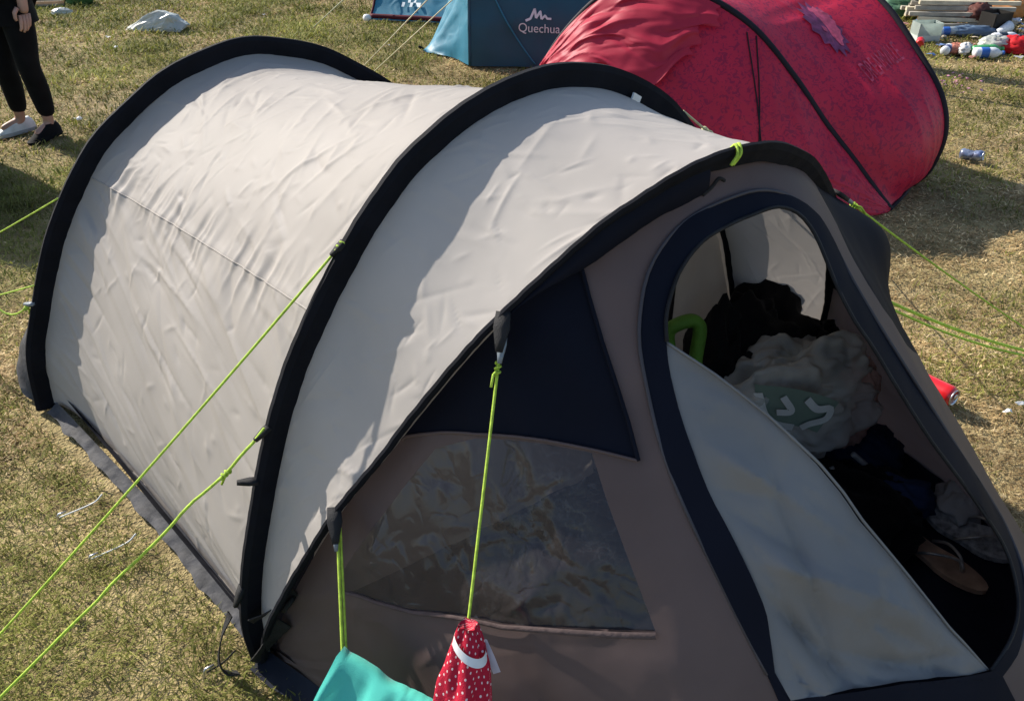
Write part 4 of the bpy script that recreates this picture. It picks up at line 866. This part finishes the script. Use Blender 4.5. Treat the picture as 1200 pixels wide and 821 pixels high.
def person():
    base = np.array([-2.74, 4.62, 0]); rz = R(-115)      # facing left and towards the camera
    fx = np.array([math.cos(rz), math.sin(rz), 0]); lf = np.array([-math.sin(rz), math.cos(rz), 0])   # forward, left
    P = lambda f, l, z: base + fx * f + lf * l + Z * z
    root = thing('person', tuple(base), 'person in black top and black leggings standing on the grass, arm hanging', 'person')
    sk = mat('skin', (.46, .27, .20), .5, .35, .08, 12); bl = m_black
    v = [P(0, 0, .82), P(0, 0, 1.0), P(.0, 0, 1.18), P(0, 0, 1.29), P(.01, 0, 1.37), P(.02, 0, 1.45), P(.02, 0, 1.55),
         P(0, .15, 1.25), P(-.01, .20, 1.00), P(.03, .215, .78), P(.04, .21, .70),
         P(0, -.15, 1.25), P(-.01, -.20, 1.00), P(.03, -.20, .78), P(.04, -.20, .70),
         P(.0, .085, .78), P(.02, .08, .42), P(-.03, .03, .07), P(0, -.085, .78), P(.03, -.11, .42), P(-.01, -.185, .07),
         P(.09, .05, .035), P(.11, -.22, .035)]
    e = [(0, 1), (1, 2), (2, 3), (3, 4), (4, 5), (5, 6), (3, 7), (7, 8), (8, 9), (9, 10), (3, 11), (11, 12), (12, 13), (13, 14), (0, 15), (15, 16), (16, 17), (0, 18), (18, 19), (19, 20), (17, 21), (20, 22)]
    r = [(.14, .095), (.12, .085), (.135, .095), (.10, .075), .048, .075, .085, .052, .040, .027, (.020, .032), .052, .040, .027, (.020, .032), .07, .042, .031, .07, .042, .031, (.03, .02), (.03, .02)]
    V, F = skin(v, e, r, 'body', sk, root); body = M('body', V, F, sk, root)
    # fingers
    for s in (1, -1):
        w = P(.04, .21 * s, .70)
        for k, (df, ln) in enumerate(((.028, .075), (.010, .085), (-.008, .08), (-.024, .065))):
            p0 = w + fx * df; tube('finger', [p0 + Z * .0, p0 - Z * ln * .5 + fx * .004, p0 - Z * ln * .85 + fx * .012, p0 - Z * ln + fx * .018 - lf * .006 * s], [.010, .0092, .008, .006], sk, body, 7)
        p0 = w + fx * .03 + Z * .035; tube('thumb', [p0, p0 + fx * .022 - Z * .02, p0 + fx * .026 - Z * .045, p0 + fx * .024 - Z * .058], [.012, .011, .009, .007], sk, body, 7)
    # leggings, top, hair, shoes, wristband
    lv = [P(0, 0, .84), P(.0, .088, .76), P(.012, .09, .58), P(.022, .08, .42), P(-.012, .055, .28), P(-.03, .035, .11), P(0, -.088, .76), P(.015, -.10, .58), P(.032, -.11, .42), P(.0, -.15, .28), P(-.01, -.18, .11)]
    V, F = skin(lv, [(0, 1), (1, 2), (2, 3), (3, 4), (4, 5), (0, 6), (6, 7), (7, 8), (8, 9), (9, 10)], [(.155, .11), .092, .083, .062, .063, .046, .092, .083, .062, .063, .046], 'l', bl, root); M('leggings', V, F, bl, root)
    V = []; n = 28
    for z, rx, ry in ((.64, .175, .135), (.72, .172, .132), (.86, .158, .12), (1.0, .14, .105), (1.14, .155, .112), (1.24, .165, .105), (1.31, .10, .08), (1.335, .06, .06)):
        for k in range(n):
            t = 2 * math.pi * k / n; w = 1 + .03 * math.sin(5 * t + z * 9) * (1.35 - z); V.append(P(ry * math.sin(t) * w, rx * math.cos(t) * w, z))
    M('top', np.array(V), grid_faces(8, n, True), m_black, root)
    for s in (1, -1): tube('sleeve', [P(0, .11 * s, 1.27), P(0, .165 * s, 1.22), P(-.005, .19 * s, 1.08), P(-.01, .202 * s, .98)], [.07, .068, .06, .056], m_black, root, 12)
    hv = [];
    V, F = blob_vf(P(-.02, 0, 1.535), (.105, .098, .115), 9, .05, 2, rz, 20, 24); M('hair', V, F, mat('hair_brown', (.06, .035, .02), .6, .3), root)
    V, F = blob_vf(P(.055, 0, 1.49), (.068, .066, .10), 9, .01, 2, rz, 16, 20, sharp=False); face = M('face', V, F, sk, body)
    for s in (1, -1):
        V, F = blob_vf(P(.112, .028 * s, 1.505), (.010, .013, .008), 2, .0, 1, rz, 8, 10); M('eye', V, F, m_white, body)
        V, F = blob_vf(P(.03, .07 * s, 1.49), (.018, .009, .028), 2, .0, 1, rz, 8, 10); M('ear', V, F, sk, body)
    V, F = blob_vf(P(.122, 0, 1.48), (.016, .011, .022), 2, .0, 1, rz, 8, 10); M('nose', V, F, sk, body)
    V, F = blob_vf(P(.112, 0, 1.435), (.010, .024, .007), 2, .0, 1, rz, 8, 10); M('mouth', V, F, mat('lip', (.4, .12, .11), .5), body)
    def shoe(f0, l0, turn, up_m, sole_m, label):
        c_, s_ = math.cos(turn), math.sin(turn); Q = lambda f, l, z: P(f0 + f * c_ - l * s_, l0 + f * s_ + l * c_, z); n_ = 28; V = []
        rows = ((0, 1.0, 1.0), (.018, 1.02, 1.02), (.02, .97, .96), (.04, .93, .92), (.062, .70, .80), (.075, .42, .70), (.08, .36, .60))
        for q, (z, kx, ky) in enumerate(rows):
            for k in range(n_):
                t = 2 * math.pi * k / n_; x = math.cos(t); y = math.sin(t); w = (.042 + .006 * x - .007 * math.exp(-((x + .1) / .4) ** 2)) * ky
                f = .03 + .125 * x * kx - (1 - kx) * .085; zz = z if q < 3 else z * (1 - .45 * max(0, (f - .02) / .12)) ; V.append(Q(f, y * w, max(zz, 0)))
        sh = M('shoe', np.array(V[2 * n_:]), grid_faces(5, n_, True) + [tuple(4 * n_ + k for k in range(n_))], up_m, root, label=label)
        M('sole', np.array(V[:3 * n_]), grid_faces(3, n_, True) + [tuple(range(n_ - 1, -1, -1))], sole_m, sh, smooth=False)
    shoe(.0, .038, .12, m_black, m_black, 'black flat shoe'); shoe(.01, -.195, -.25, m_white, mat('sole_grey', (.4, .4, .4), .6), 'white canvas shoe')
    a = np.linspace(0, 2 * math.pi, 24); wb = np.array([P(.03 + .029 * math.cos(t), .215 + .029 * math.sin(t), .80) for t in a]); tube('wristband', wb, .005, mat('band_pink', (.6, .25, .22), .6), root, 5)
    return root
person()

# ------------------------------------------------------------------ litter
def crumpled(pts, c, seed, lvl=3, amp=.012):
    bm = bmesh.new()
    for p in pts: bm.verts.new(p)
    bmesh.ops.convex_hull(bm, input=list(bm.verts)); bmesh.ops.triangulate(bm, faces=bm.faces); bmesh.ops.subdivide_edges(bm, edges=bm.edges, cuts=lvl, use_grid_fill=True)
    for v in bm.verts:
        if not v.link_faces: continue
        n_ = noise.noise(v.co * 14 + Vector((seed, 0, 0))); n2 = noise.noise(v.co * 34 + Vector((0, seed, 0))); v.co += v.normal * amp * (1.2 * (.4 - abs(n_) * 2) + .7 * (.3 - abs(n2) * 2)); v.co.z = max(v.co.z, .002)
    bmesh.ops.delete(bm, geom=[v for v in bm.verts if not v.link_faces], context='VERTS')
    bm.verts.index_update(); V = np.array([v.co[:] for v in bm.verts]) + np.array(c); F = [tuple(v.index for v in f.verts) for f in bm.faces]; bm.free(); return V, F
def ground_at(x, y): return 0.0
V, F = crumpled([(-.30, 0, 0), (-.27, .03, .03), (-.24, -.04, .0), (-.2, .02, .05), (-.14, -.06, .0), (-.12, .03, .09), (-.05, -.07, .0), (0.0, .0, .17), (.02, .06, .16), (.05, -.08, .04), (.12, -.05, .13), (.16, .05, .11), (.24, -.02, .05), (.26, .05, .03), (.2, -.09, 0), (.1, .13, 0), (-.15, .1, 0)], (-3.06, 7.36, .0), 31); lb = M('plastic_bag', V, F, m_filmw, smooth=False, label='crumpled white plastic bag lying alone on open grass', cat='bag')
def can(c, ax, name, label, body_m, group=None, L=.115, r=.031, crush=0, n=20):
    root = thing(name, c, label, 'can', group); ax = np.array(ax, float); ax /= np.linalg.norm(ax)
    prof = [(.018, -L / 2 + .004), (r * .78, -L / 2), (r, -L / 2 + .012)] + [(r, -L / 2 + .012 + (L - .026) * k / 8) for k in range(1, 8)] + [(r, L / 2 - .014), (r * .8, L / 2 - .002)]
    V, F = lathe_vf(prof, c, ax, n)
    if crush:
        q = V - np.array(c); h = q @ ax
        for i in range(len(V)): V[i] = np.array(c) + q[i] * (1 - crush * math.exp(-(h[i] / .03) ** 2) * (.5 + .5 * math.sin(i * 1.7))) - Z * crush * .01 * math.exp(-(h[i] / .03) ** 2)
    M('body', V, F, body_m, root)
    V, F = lathe_vf([(r * .8, L / 2 - .002), (r * .80, L / 2 + .002), (r * .72, L / 2 + .002), (r * .70, L / 2 - .004), (.002, L / 2 - .004)], c, ax, n); lid = M('lid', V, F, m_steel, root)
    V, F = lathe_vf([(.006, L / 2 - .003), (.011, L / 2 - .001), (.010, L / 2 + .001), (.004, L / 2 + .001)], np.array(c) + np.array([.004, 0, .002]), ax, 10); M('ring_pull', V, F, m_steel, lid)
    return root
m_canblue = mat('can_blue_silver', (.35, .40, .50), .3, .5, .3, 30, metal=.6, base2=(.10, .14, .30)); m_canred = mat('can_red', (.62, .012, .018), .3, .5, .05, 10, coat=.4); 
can((2.51, 4.235, .031), (.75, -.62, .1), 'crushed_can', 'crushed silver and blue can in the shade of the red tent', m_canblue, crush=.45)
can((1.355, 2.10, .045), (.55, -.80, .05), 'red_can', 'tall glossy red can lying on straw grass beside the porch', m_canred, L=.17, r=.034)
# bundle of slats
pb2 = thing('slat_bundle', (3.85, 7.52, 0), 'bundle of pale slats and poles from a broken chair, lying on the grass', 'bundle')
m_slat = mat('slat_grey_wood', (.42, .38, .31), .7, .3, .15, 12, base2=(.25, .22, .18)); m_slat2 = mat('slat_cream', (.58, .50, .36), .6, .3, .1, 12)
for k in range(18):
    x0 = 3.50 + random.uniform(-.04, .1); y0 = 7.34 + .03 * k; zz = .04 + .04 * (k % 5) + .012 * (k // 5); L_ = random.uniform(.6, .85); a = random.uniform(-.22, -.02)
    V, F = box_vf((x0 + L_ / 2, y0, zz), (L_, .04, .03), a, random.uniform(-.03, .03)); M('slat', V, F, m_slat2 if k % 3 == 1 else m_slat, pb2, smooth=False)
for (c, d, rz, m_, lb, nm, ct) in [((3.42, 6.98, .075), (.20, .14, .15), .1, mat('tub_pale', (.50, .56, .52), .4, .4), 'pale green plastic tub beside the slat bundle', 'plastic_tub', 'tub'),
                                 ((4.10, 7.22, .09), (.20, .16, .18), .4, mat('carton_dark', (.05, .045, .04), .7, .3), 'dark open carton at the end of the slat bundle', 'carton', 'box'),
                                 ((4.12, 8.15, .10), (.22, .2, .2), .3, mat('box_blue', (.03, .10, .30), .5, .4), 'blue box behind the slat bundle', 'box', 'box'),
                                 ((-4.58, 8.42, .03), (.42, .22, .05), .2, mat('card_pale', (.45, .36, .27), .8, .2), 'flattened pale cardboard at the far edge of the open grass', 'cardboard', 'cardboard')]:
    bm = bmesh.new(); V, F = box_vf((0, 0, 0), d, 0); vs = [bm.verts.new(v) for v in V]; [bm.faces.new([vs[i] for i in f]) for f in F]; bm.faces.ensure_lookup_table()
    top = max(bm.faces, key=lambda f: f.calc_center_median().z); r_ = bmesh.ops.inset_region(bm, faces=[top], thickness=.012); bmesh.ops.translate(bm, verts=top.verts, vec=(0, 0, -d[2] * .7)); bmesh.ops.bevel(bm, geom=list(bm.edges), offset=.005, segments=2, affect='EDGES')
    bm.verts.index_update(); V = np.array([v.co[:] for v in bm.verts]); F = [tuple(v.index for v in f.verts) for f in bm.faces]; bm.free()
    V = np.c_[V[:, 0] * math.cos(rz) - V[:, 1] * math.sin(rz) + c[0], V[:, 0] * math.sin(rz) + V[:, 1] * math.cos(rz) + c[1], V[:, 2] + c[2]]
    M(nm, V, F, m_, smooth=False, label=lb, cat=ct)
def bottle(c, rz, label, col, capc, L=.24, r=.036, group='bottles littered on the grass'):
    root = thing('bottle', c, label, 'bottle', group); ax = (math.cos(rz), math.sin(rz), .02)
    prof = [(.01, -L / 2), (r * .9, -L / 2 + .004), (r, -L / 2 + .02), (r, -.01), (r * .94, .0), (r, .012), (r, L * .2), (r * .75, L * .31), (.014, L * .40), (.013, L * .47)]
    V, F = lathe_vf(prof, c, ax, 14); M('body', V, F, col, root); 
    V, F = lathe_vf([(.016, L * .46), (.016, L * .53), (.012, L * .535)], c, ax, 12); M('cap', V, F, capc, root)
    V, F = lathe_vf([(r * 1.01, -L * .28), (r * 1.02, -L * .27), (r * 1.02, -L * .02), (r * 1.01, -L * .01)], c, ax, 14); M('sleeve_label', V, F, capc, root)
m_pet = film_mat('pet_clear', alpha=.45, d=(.6, .68, .72)); m_bblue = mat('label_blue', (.03, .12, .42), .4, .4); m_bgreen = mat('bottle_green', (.06, .32, .10), .35, .5); m_bwhite = mat('bottle_white', (.68, .70, .72), .4, .4); m_bred = mat('cap_red', (.5, .02, .02), .4)
bottle((4.06, 6.92, .04), .1, 'clear bottle with dark label lying past the slat bundle', m_bwhite, mat('label_black', (.02, .03, .05), .5))
bottle((3.40, 6.52, .04), .9, 'small bottle with navy label by the red tent', m_bwhite, mat('label_navy', (.02, .03, .15), .5), .18, .035)
bottle((3.70, 6.50, .04), .15, 'green bottle lying against a white and blue bottle', m_bgreen, m_bgreen, .26, .036)
bottle((3.66, 6.40, .04), -.1, 'white bottle with blue label in front of a green bottle', m_bwhite, m_bblue, .22, .04)
bottle((3.68, 7.12, .04), .1, 'clear bottle with bright blue label under the slat bundle', m_pet, m_bblue, .22, .036)
for (c, r_, sd, m_, lb, nm, ct, rot) in [((3.97, 6.60, .045), (.12, .10, .06), 41, mat('cloth_scarlet', (.50, .015, .02), .7, .2), 'scarlet cloth dropped beside the green bottle', 'red_cloth', 'cloth', .2),
        ((3.48, 6.56, .03), (.08, .05, .035), 42, mat('paper_salmon', (.55, .20, .13), .8), 'salmon pink wrapper beside the navy-label bottle', 'wrapper', 'wrapper', .6),
        ((3.55, 6.54, .03), (.09, .04, .04), 43, mat('paper_white', (.62, .60, .56), .8), 'crushed pale paper cup beside the green bottle', 'paper_cup', 'cup', .9),
        ((3.82, 6.62, .05), (.11, .08, .055), 44, m_filmw, 'scrunched white film between green bottle and scarlet cloth', 'plastic_film', 'wrapper', .3),
        ((3.88, 7.13, .035), (.18, .05, .04), 45, mat('bag_steel_blue', (.10, .15, .22), .5, .4), 'grey blue bag lying along the slat bundle', 'bag', 'bag', .0),
        ((4.74, 8.05, .07), (.15, .11, .08), 46, mat('bag_red', (.38, .012, .02), .6), 'dark red bag in front of the camping chair', 'bag', 'bag', .1),
        ((3.66, 7.98, .09), (.20, .16, .12), 47, mat('tarp_green', (.07, .17, .10), .6), 'dull green tarpaulin heap behind the slat bundle', 'tarpaulin', 'tarpaulin', .1),
        ((4.28, 8.02, .12), (.09, .12, .15), 48, m_filmw, 'white carrier bag standing behind the slat bundle', 'bag', 'bag', .7),
        ((4.05, 7.42, .12), (.10, .08, .07), 49, mat('cup_brown', (.12, .04, .03), .7), 'brown crumpled wrapping at the end of the slats', 'wrapper', 'wrapper', .3),
        ((4.22, 7.35, .05), (.10, .07, .05), 50, mat('carton_tan', (.45, .36, .24), .8), 'tan torn carton beyond the slats', 'carton', 'box', -.5),
        ((-4.26, 8.46, .05), (.12, .09, .07), 52, mat('veg_green', (.05, .12, .03), .8), 'small dark green leafy heap beside flattened cardboard', 'leaf_heap', 'plant', 0),
        ((-4.2, 7.98, .02), (.07, .05, .03), 53, m_filmw, 'small scrunched white tissue on the open grass', 'tissue', 'tissue', .3)]:
    V, F = blob_vf(c, r_, sd, .45, 2.2, rot, 22, 30, flat=.003); M(nm, V, F, m_, label=lb, cat=ct)
V, F = lathe_vf([(.03, -.06), (.045, .06), (.043, .062), (.028, -.055)], (4.13, 7.10, .06), (.8, .3, .35), 16); M('paper_cup', V, F, m_bwhite, label='white paper cup tipped over by the dark carton', cat='cup')
for (c, ax, lb, m_) in (((4.32, 6.98, .032), (.9, .3, .05), 'crushed pale blue can beyond the clear bottle', m_canblue), ((3.30, 6.78, .032), (.4, .9, .05), 'dented red can between tub and red tent', m_canred), ((4.45, 7.55, .032), (.8, -.4, .05), 'squashed silver can beyond the slat bundle', m_steel)):
    can(c, ax, 'crushed_can', lb, m_, crush=.4)
for (c, r_, sd, m_, lb, nm, ct) in [((4.25, 6.55, .03), (.12, .07, .04), 61, m_filmw, 'flat white food tray film past the scarlet cloth', 'plastic_film', 'wrapper'), ((4.55, 7.05, .05), (.16, .10, .07), 62, mat('sack_black', (.02, .02, .022), .4, .5), 'small black bin sack beyond the clear bottle', 'bin_sack', 'bag'),
        ((4.50, 7.85, .06), (.18, .12, .08), 63, mat('sack_orange', (.50, .20, .05), .6), 'orange crumpled sack near the dark red bag', 'sack', 'bag'), ((3.95, 8.45, .06), (.25, .14, .07), 64, mat('cloth_rose', (.50, .22, .22), .8), 'rose coloured blanket behind the stakes', 'blanket', 'blanket'), ((4.35, 8.62, .06), (.22, .14, .08), 65, mat('card_brown', (.34, .24, .15), .85), 'brown crumpled cardboard behind the white carrier bag', 'cardboard', 'cardboard')]:
    V, F = blob_vf(c, r_, sd, .5, 2.0, sd, 22, 30, flat=.003); M(nm, V, F, m_, label=lb, cat=ct)
# camping chair whose black legs show behind the litter
ch = thing('camping_chair', (4.85, 8.55, 0), 'black folding camping chair behind the litter', 'chair')
for (x0, y0, x1, y1) in ((-.22, -.2, .22, -.2), (.22, -.2, -.22, -.2), (-.22, .2, .22, .2), (.22, .2, -.22, .2), (-.22, -.2, -.22, .2), (.22, .2, .22, -.2)):
    tube('leg', [(4.85 + x0, 8.55 + y0, .01), (4.85 + x1, 8.55 + y1, .42)], .012, m_webbing, ch)
for x0 in (-.24, .24): tube('back_post', [(4.85 + x0, 8.75, .35), (4.85 + x0, 8.85, .85)], .012, m_webbing, ch)
P_ = np.array([[[4.85 + .23 * a, 8.55 + .22 * b, .42 - .04 * (1 - a * a) * (1 - b * b)] for b in np.linspace(-1, 1, 9)] for a in np.linspace(-1, 1, 9)]); grid('seat', P_, m_black, ch)
P_ = np.array([[[4.85 + .24 * a, 8.77 + .09 * b + .04 * (1 - a * a), .42 + .42 * b] for b in np.linspace(0, 1, 9)] for a in np.linspace(-1, 1, 9)]); grid('backrest', P_, m_black, ch)
ps = thing('shadow_parasol', (2.1, 6.77, 0), 'unseen closed parasol behind the red tent, added for its shadow stripe', 'parasol')  # unseen parasol added to cast the broad shadow stripe across the grass
tube('pole', [(2.1, 6.77, 0), (2.1, 6.77, 2.0)], .018, m_steel, ps)
V, F = lathe_vf([(.05, .55), (.10, .6), (.11, .9), (.09, 1.4), (.05, 1.8), (.015, 1.92)], (2.1, 6.77, 0), (0, 0, 1), 14); M('canopy', V, F, m_tealtent, ps)
V, F = joinvf([tube_vf([(2.02, 6.12, 0), (2.0, 6.13, 1.75)], .022, 8), lathe_vf([(.024, 0), (.03, .01), (.03, .05), (.01, .06)], (2.0, 6.13, 1.74), (0, 0, 1), 8)]); M('shadow_pole', V, F, m_steel, label='unseen thin pole behind the red tent, added for its narrow shadow', cat='pole')  # unseen pole added for the second, thinner shadow stripe
# four thin stakes
for k, (x0, y0) in enumerate(((3.64, 8.28), (3.74, 8.30), (3.90, 8.20), (4.05, 8.12))):
    V, F = joinvf([tube_vf([(x0, y0, -.1), (x0 + .004, y0, .3), (x0, y0 + .01, .62)], .011, 7), lathe_vf([(.011, 0), (.016, .004), (.016, .02), (.006, .026)], (x0, y0 + .01, .615), (0, 0, 1), 8)])
    M('stake', V, F, mat('stake_grey', (.16, .14, .12), .7), label='thin grey stake standing behind the green tarpaulin', cat='stake', group='stakes behind the tarpaulin')
# scattered scraps
sc = [(-3.17, 6.67, m_white), (-2.67, 4.9, m_white), (-3.37, 7.02, m_white), (1.64, 2.05, m_white), (1.57, 2.0, m_white), (-2.3, 7.9, m_white), (-1.55, 6.4, m_white), (-1.0, 6.75, m_white)]
def scrap(x, y, m_, sz, seed, label, group):
    rr = np.random.default_rng(seed); n = 8; V = [(x, y, .016 + .01 * rr.random())]
    for k in range(n):
        t = 2 * math.pi * k / n; r_ = sz * (.5 + .6 * rr.random()); V.append((x + r_ * math.cos(t), y + .6 * r_ * math.sin(t), .008 + .018 * rr.random()))
    M('paper_scrap', np.array(V), [(0, 1 + k, 1 + (k + 1) % n) for k in range(n)], m_, smooth=False, label=label, cat='paper scrap', group=group)
for k, (x0, y0, m_) in enumerate(sc): scrap(x0, y0, m_, .022 if k > 2 else .03, 60 + k, 'small torn white scrap lying on the grass', 'white scraps on the grass')
m_petal = mat('petal_pink', (.55, .18, .32), .7, .2, .2, 40, base2=(.7, .5, .5)); m_yel = mat('peel_yellow', (.6, .42, .06), .7)
for k in range(26): scrap(3.10 + RNG.normal(0, .10), 5.71 + RNG.normal(0, .10), m_petal, .016, 90 + k, 'pink confetti scrap in the small pink patch by the red tent', 'pink confetti')
for k, (x0, y0) in enumerate(((-2.30, 5.35), (-2.15, 5.45), (-2.1, 5.25), (-2.45, 5.3), (-2.2, 5.2))): scrap(x0, y0, m_yel, .035, 130 + k, 'yellow peel scrap on the grass behind the rear hoop', 'yellow peel scraps')
cols = [(.6, .58, .55), (.45, .2, .15), (.12, .2, .4), (.5, .42, .3), (.6, .3, .3)]
ms = [mat('scrap_%s' % n_, c_, .7) for n_, c_ in zip(('white', 'rust', 'blue', 'tan', 'pink'), cols)]
for k in range(190):
    x0 = RNG.uniform(3.2, 5.4); y0 = RNG.uniform(6.3, 9.2); scrap(x0, y0, ms[k % 5], RNG.uniform(.02, .055), 200 + k, ('white', 'rust', 'blue', 'tan', 'pink')[k % 5] + ' litter scrap strewn round the slat bundle', 'litter scraps')

# ------------------------------------------------------------------ grass blades
def grass():
    F_ = 942.; th = R(34)
    fp = np.vstack([base_e[:, :2], (rbase[::-1])[:, :2], A0[None, :2]])
    fp = fp + (fp - fp.mean(0)) * .02
    rp1 = np.vstack([fb[:, :2][::4], P2[::-4, :2], ])
    out = []
    def zone(n, d0, d1):
        y = RNG.uniform(.55, 9.6, n); x = RNG.uniform(-6.5, 6.5, n); d = y * math.cos(th) + 1.6 * math.sin(th); px = x / d * F_; dist = np.hypot(x, y)
        k = (np.abs(px) < 760) & (dist >= d0) & (dist < d1); x = x[k]; y = y[k]
        k = ~inpoly(x, y, fp) & ~inpoly(x, y, rp1); x = x[k]; y = y[k]
        dens_ = np.clip(.72 + 1.1 * fbm(x * 3.5, y * 3.5, 401, 3), .12, 1); k = RNG.random(len(x)) < dens_; return x[k], y[k]
    X = []; Y = []
    for n, a, b in ((3100000, 0, 2.9), (1400000, 2.9, 4.6), (720000, 4.6, 6.6), (620000, 6.6, 11)):
        x, y = zone(n, a, b); X.append(x); Y.append(y)
    x = np.concatenate(X); y = np.concatenate(Y); n = len(x); dist = np.hypot(np.hypot(x, y), 1.6)
    big = fbm(x * .8, y * .8, 411, 3); med = fbm(x * 4, y * 4, 413, 3)
    dry = np.clip(.42 + 1.5 * big + 1.1 * med + .42 * sstep(.8, 1.8, x) * sstep(5.5, 2.5, y) + .10 * sstep(1, 3, x) - .20 * sstep(.6, -.6, x) * sstep(6.5, 3.0, y), 0, 1)
    isdry = RNG.random(n) < dry
    ln = RNG.uniform(.010, .028, n) * (1 + .35 * (~isdry)) * (1 + .06 * np.maximum(0, dist - 3)); w = RNG.uniform(.0007, .0015, n) * np.where(RNG.random(n) < .03, 2.2, 1) * np.clip(dist / 2.2, 1, 6)
    ln = ln * (1 + 1.6 * np.clip(fbm(x * 5, y * 5, 421, 2) * 2, 0, 1) * (~isdry))
    az = RNG.uniform(0, 2 * np.pi, n) ; tilt = np.where(isdry, RNG.uniform(1.0, 1.54, n), RNG.uniform(.55, 1.4, n))
    dx = np.cos(az) * np.sin(tilt); dy = np.sin(az) * np.sin(tilt); dz = np.cos(tilt); sx = -np.sin(az) * w; sy = np.cos(az) * w
    z0 = RNG.uniform(-.012, .004, n); bend = RNG.uniform(.2, .6, n)
    V = np.empty((n, 5, 3), np.float32)
    mx_ = x + dx * ln * .55; my = y + dy * ln * .55; mz = z0 + dz * ln * .6
    V[:, 0] = np.stack([x - sx, y - sy, z0], 1); V[:, 1] = np.stack([x + sx, y + sy, z0], 1)
    V[:, 2] = np.stack([mx_ - sx * .8, my - sy * .8, mz], 1); V[:, 3] = np.stack([mx_ + sx * .8, my + sy * .8, mz], 1)
    V[:, 4] = np.stack([x + dx * ln * (1 + bend * .3), y + dy * ln * (1 + bend * .3), z0 + dz * ln * (1 - bend * .4)], 1)
    me = bpy.data.meshes.new('grass'); me.vertices.add(n * 5); me.vertices.foreach_set('co', V.reshape(-1))
    base = (np.arange(n) * 5)[:, None]; li = np.concatenate([base + np.array([[0, 1, 3, 2]]), base + np.array([[2, 3, 4]])], 1).reshape(-1)
    me.loops.add(n * 7); me.loops.foreach_set('vertex_index', li.astype(np.int32)); me.polygons.add(n * 2)
    ls = np.empty(n * 2, np.int32); ls[0::2] = np.arange(n) * 7; ls[1::2] = np.arange(n) * 7 + 4; me.polygons.foreach_set('loop_start', ls)
    g1 = np.array([.125, .145, .028]); g2 = np.array([.21, .205, .06]); s1 = np.array([.44, .34, .19]); s2 = np.array([.25, .17, .085]); s3 = np.array([.58, .48, .30])
    r = RNG.random(n)[:, None]; c = np.where(isdry[:, None], np.where(r < .55, s1 * (1 - r) + s2 * r, np.where(r < .85, s2, s3)), g1 * (1 - r) + g2 * r)
    c = c * RNG.uniform(.95, 1.75, (n, 1)) * np.array([1.03, 1.0, .92]) * np.clip(.95 + 1.1 * fbm(x * 1.7, y * 1.7, 431, 3) + .5 * fbm(x * 14, y * 14, 433, 2), .5, 1.4)[:, None]; rgba = np.ones((n, 5, 4), np.float32); rgba[:, :, :3] = c[:, None, :]
    at = me.attributes.new('Col', 'FLOAT_COLOR', 'POINT'); at.data.foreach_set('color', rgba.reshape(-1)); me.update(calc_edges=True); me.validate()
    m = bpy.data.materials.new('grass_blade'); m.use_nodes = True; N = m.node_tree.nodes; L = m.node_tree.links; b = N['Principled BSDF']; b.inputs['Roughness'].default_value = .7; b.inputs['Specular IOR Level'].default_value = .2
    a = N.new('ShaderNodeAttribute'); a.attribute_name = 'Col'; L.new(a.outputs['Color'], b.inputs['Base Color']); t = N.new('ShaderNodeBsdfTranslucent'); L.new(a.outputs['Color'], t.inputs[0]); mx2 = N.new('ShaderNodeMixShader'); mx2.inputs[0].default_value = .35; L.new(b.outputs[0], mx2.inputs[1]); L.new(t.outputs[0], mx2.inputs[2]); L.new(mx2.outputs[0], N['Material Output'].inputs[0])
    me.materials.append(m); o = bpy.data.objects.new('grass', me); finish(o, None, np.zeros(3), 'short dry trampled grass covering the field', 'grass', None, 'stuff'); print('blades', n)
grass()
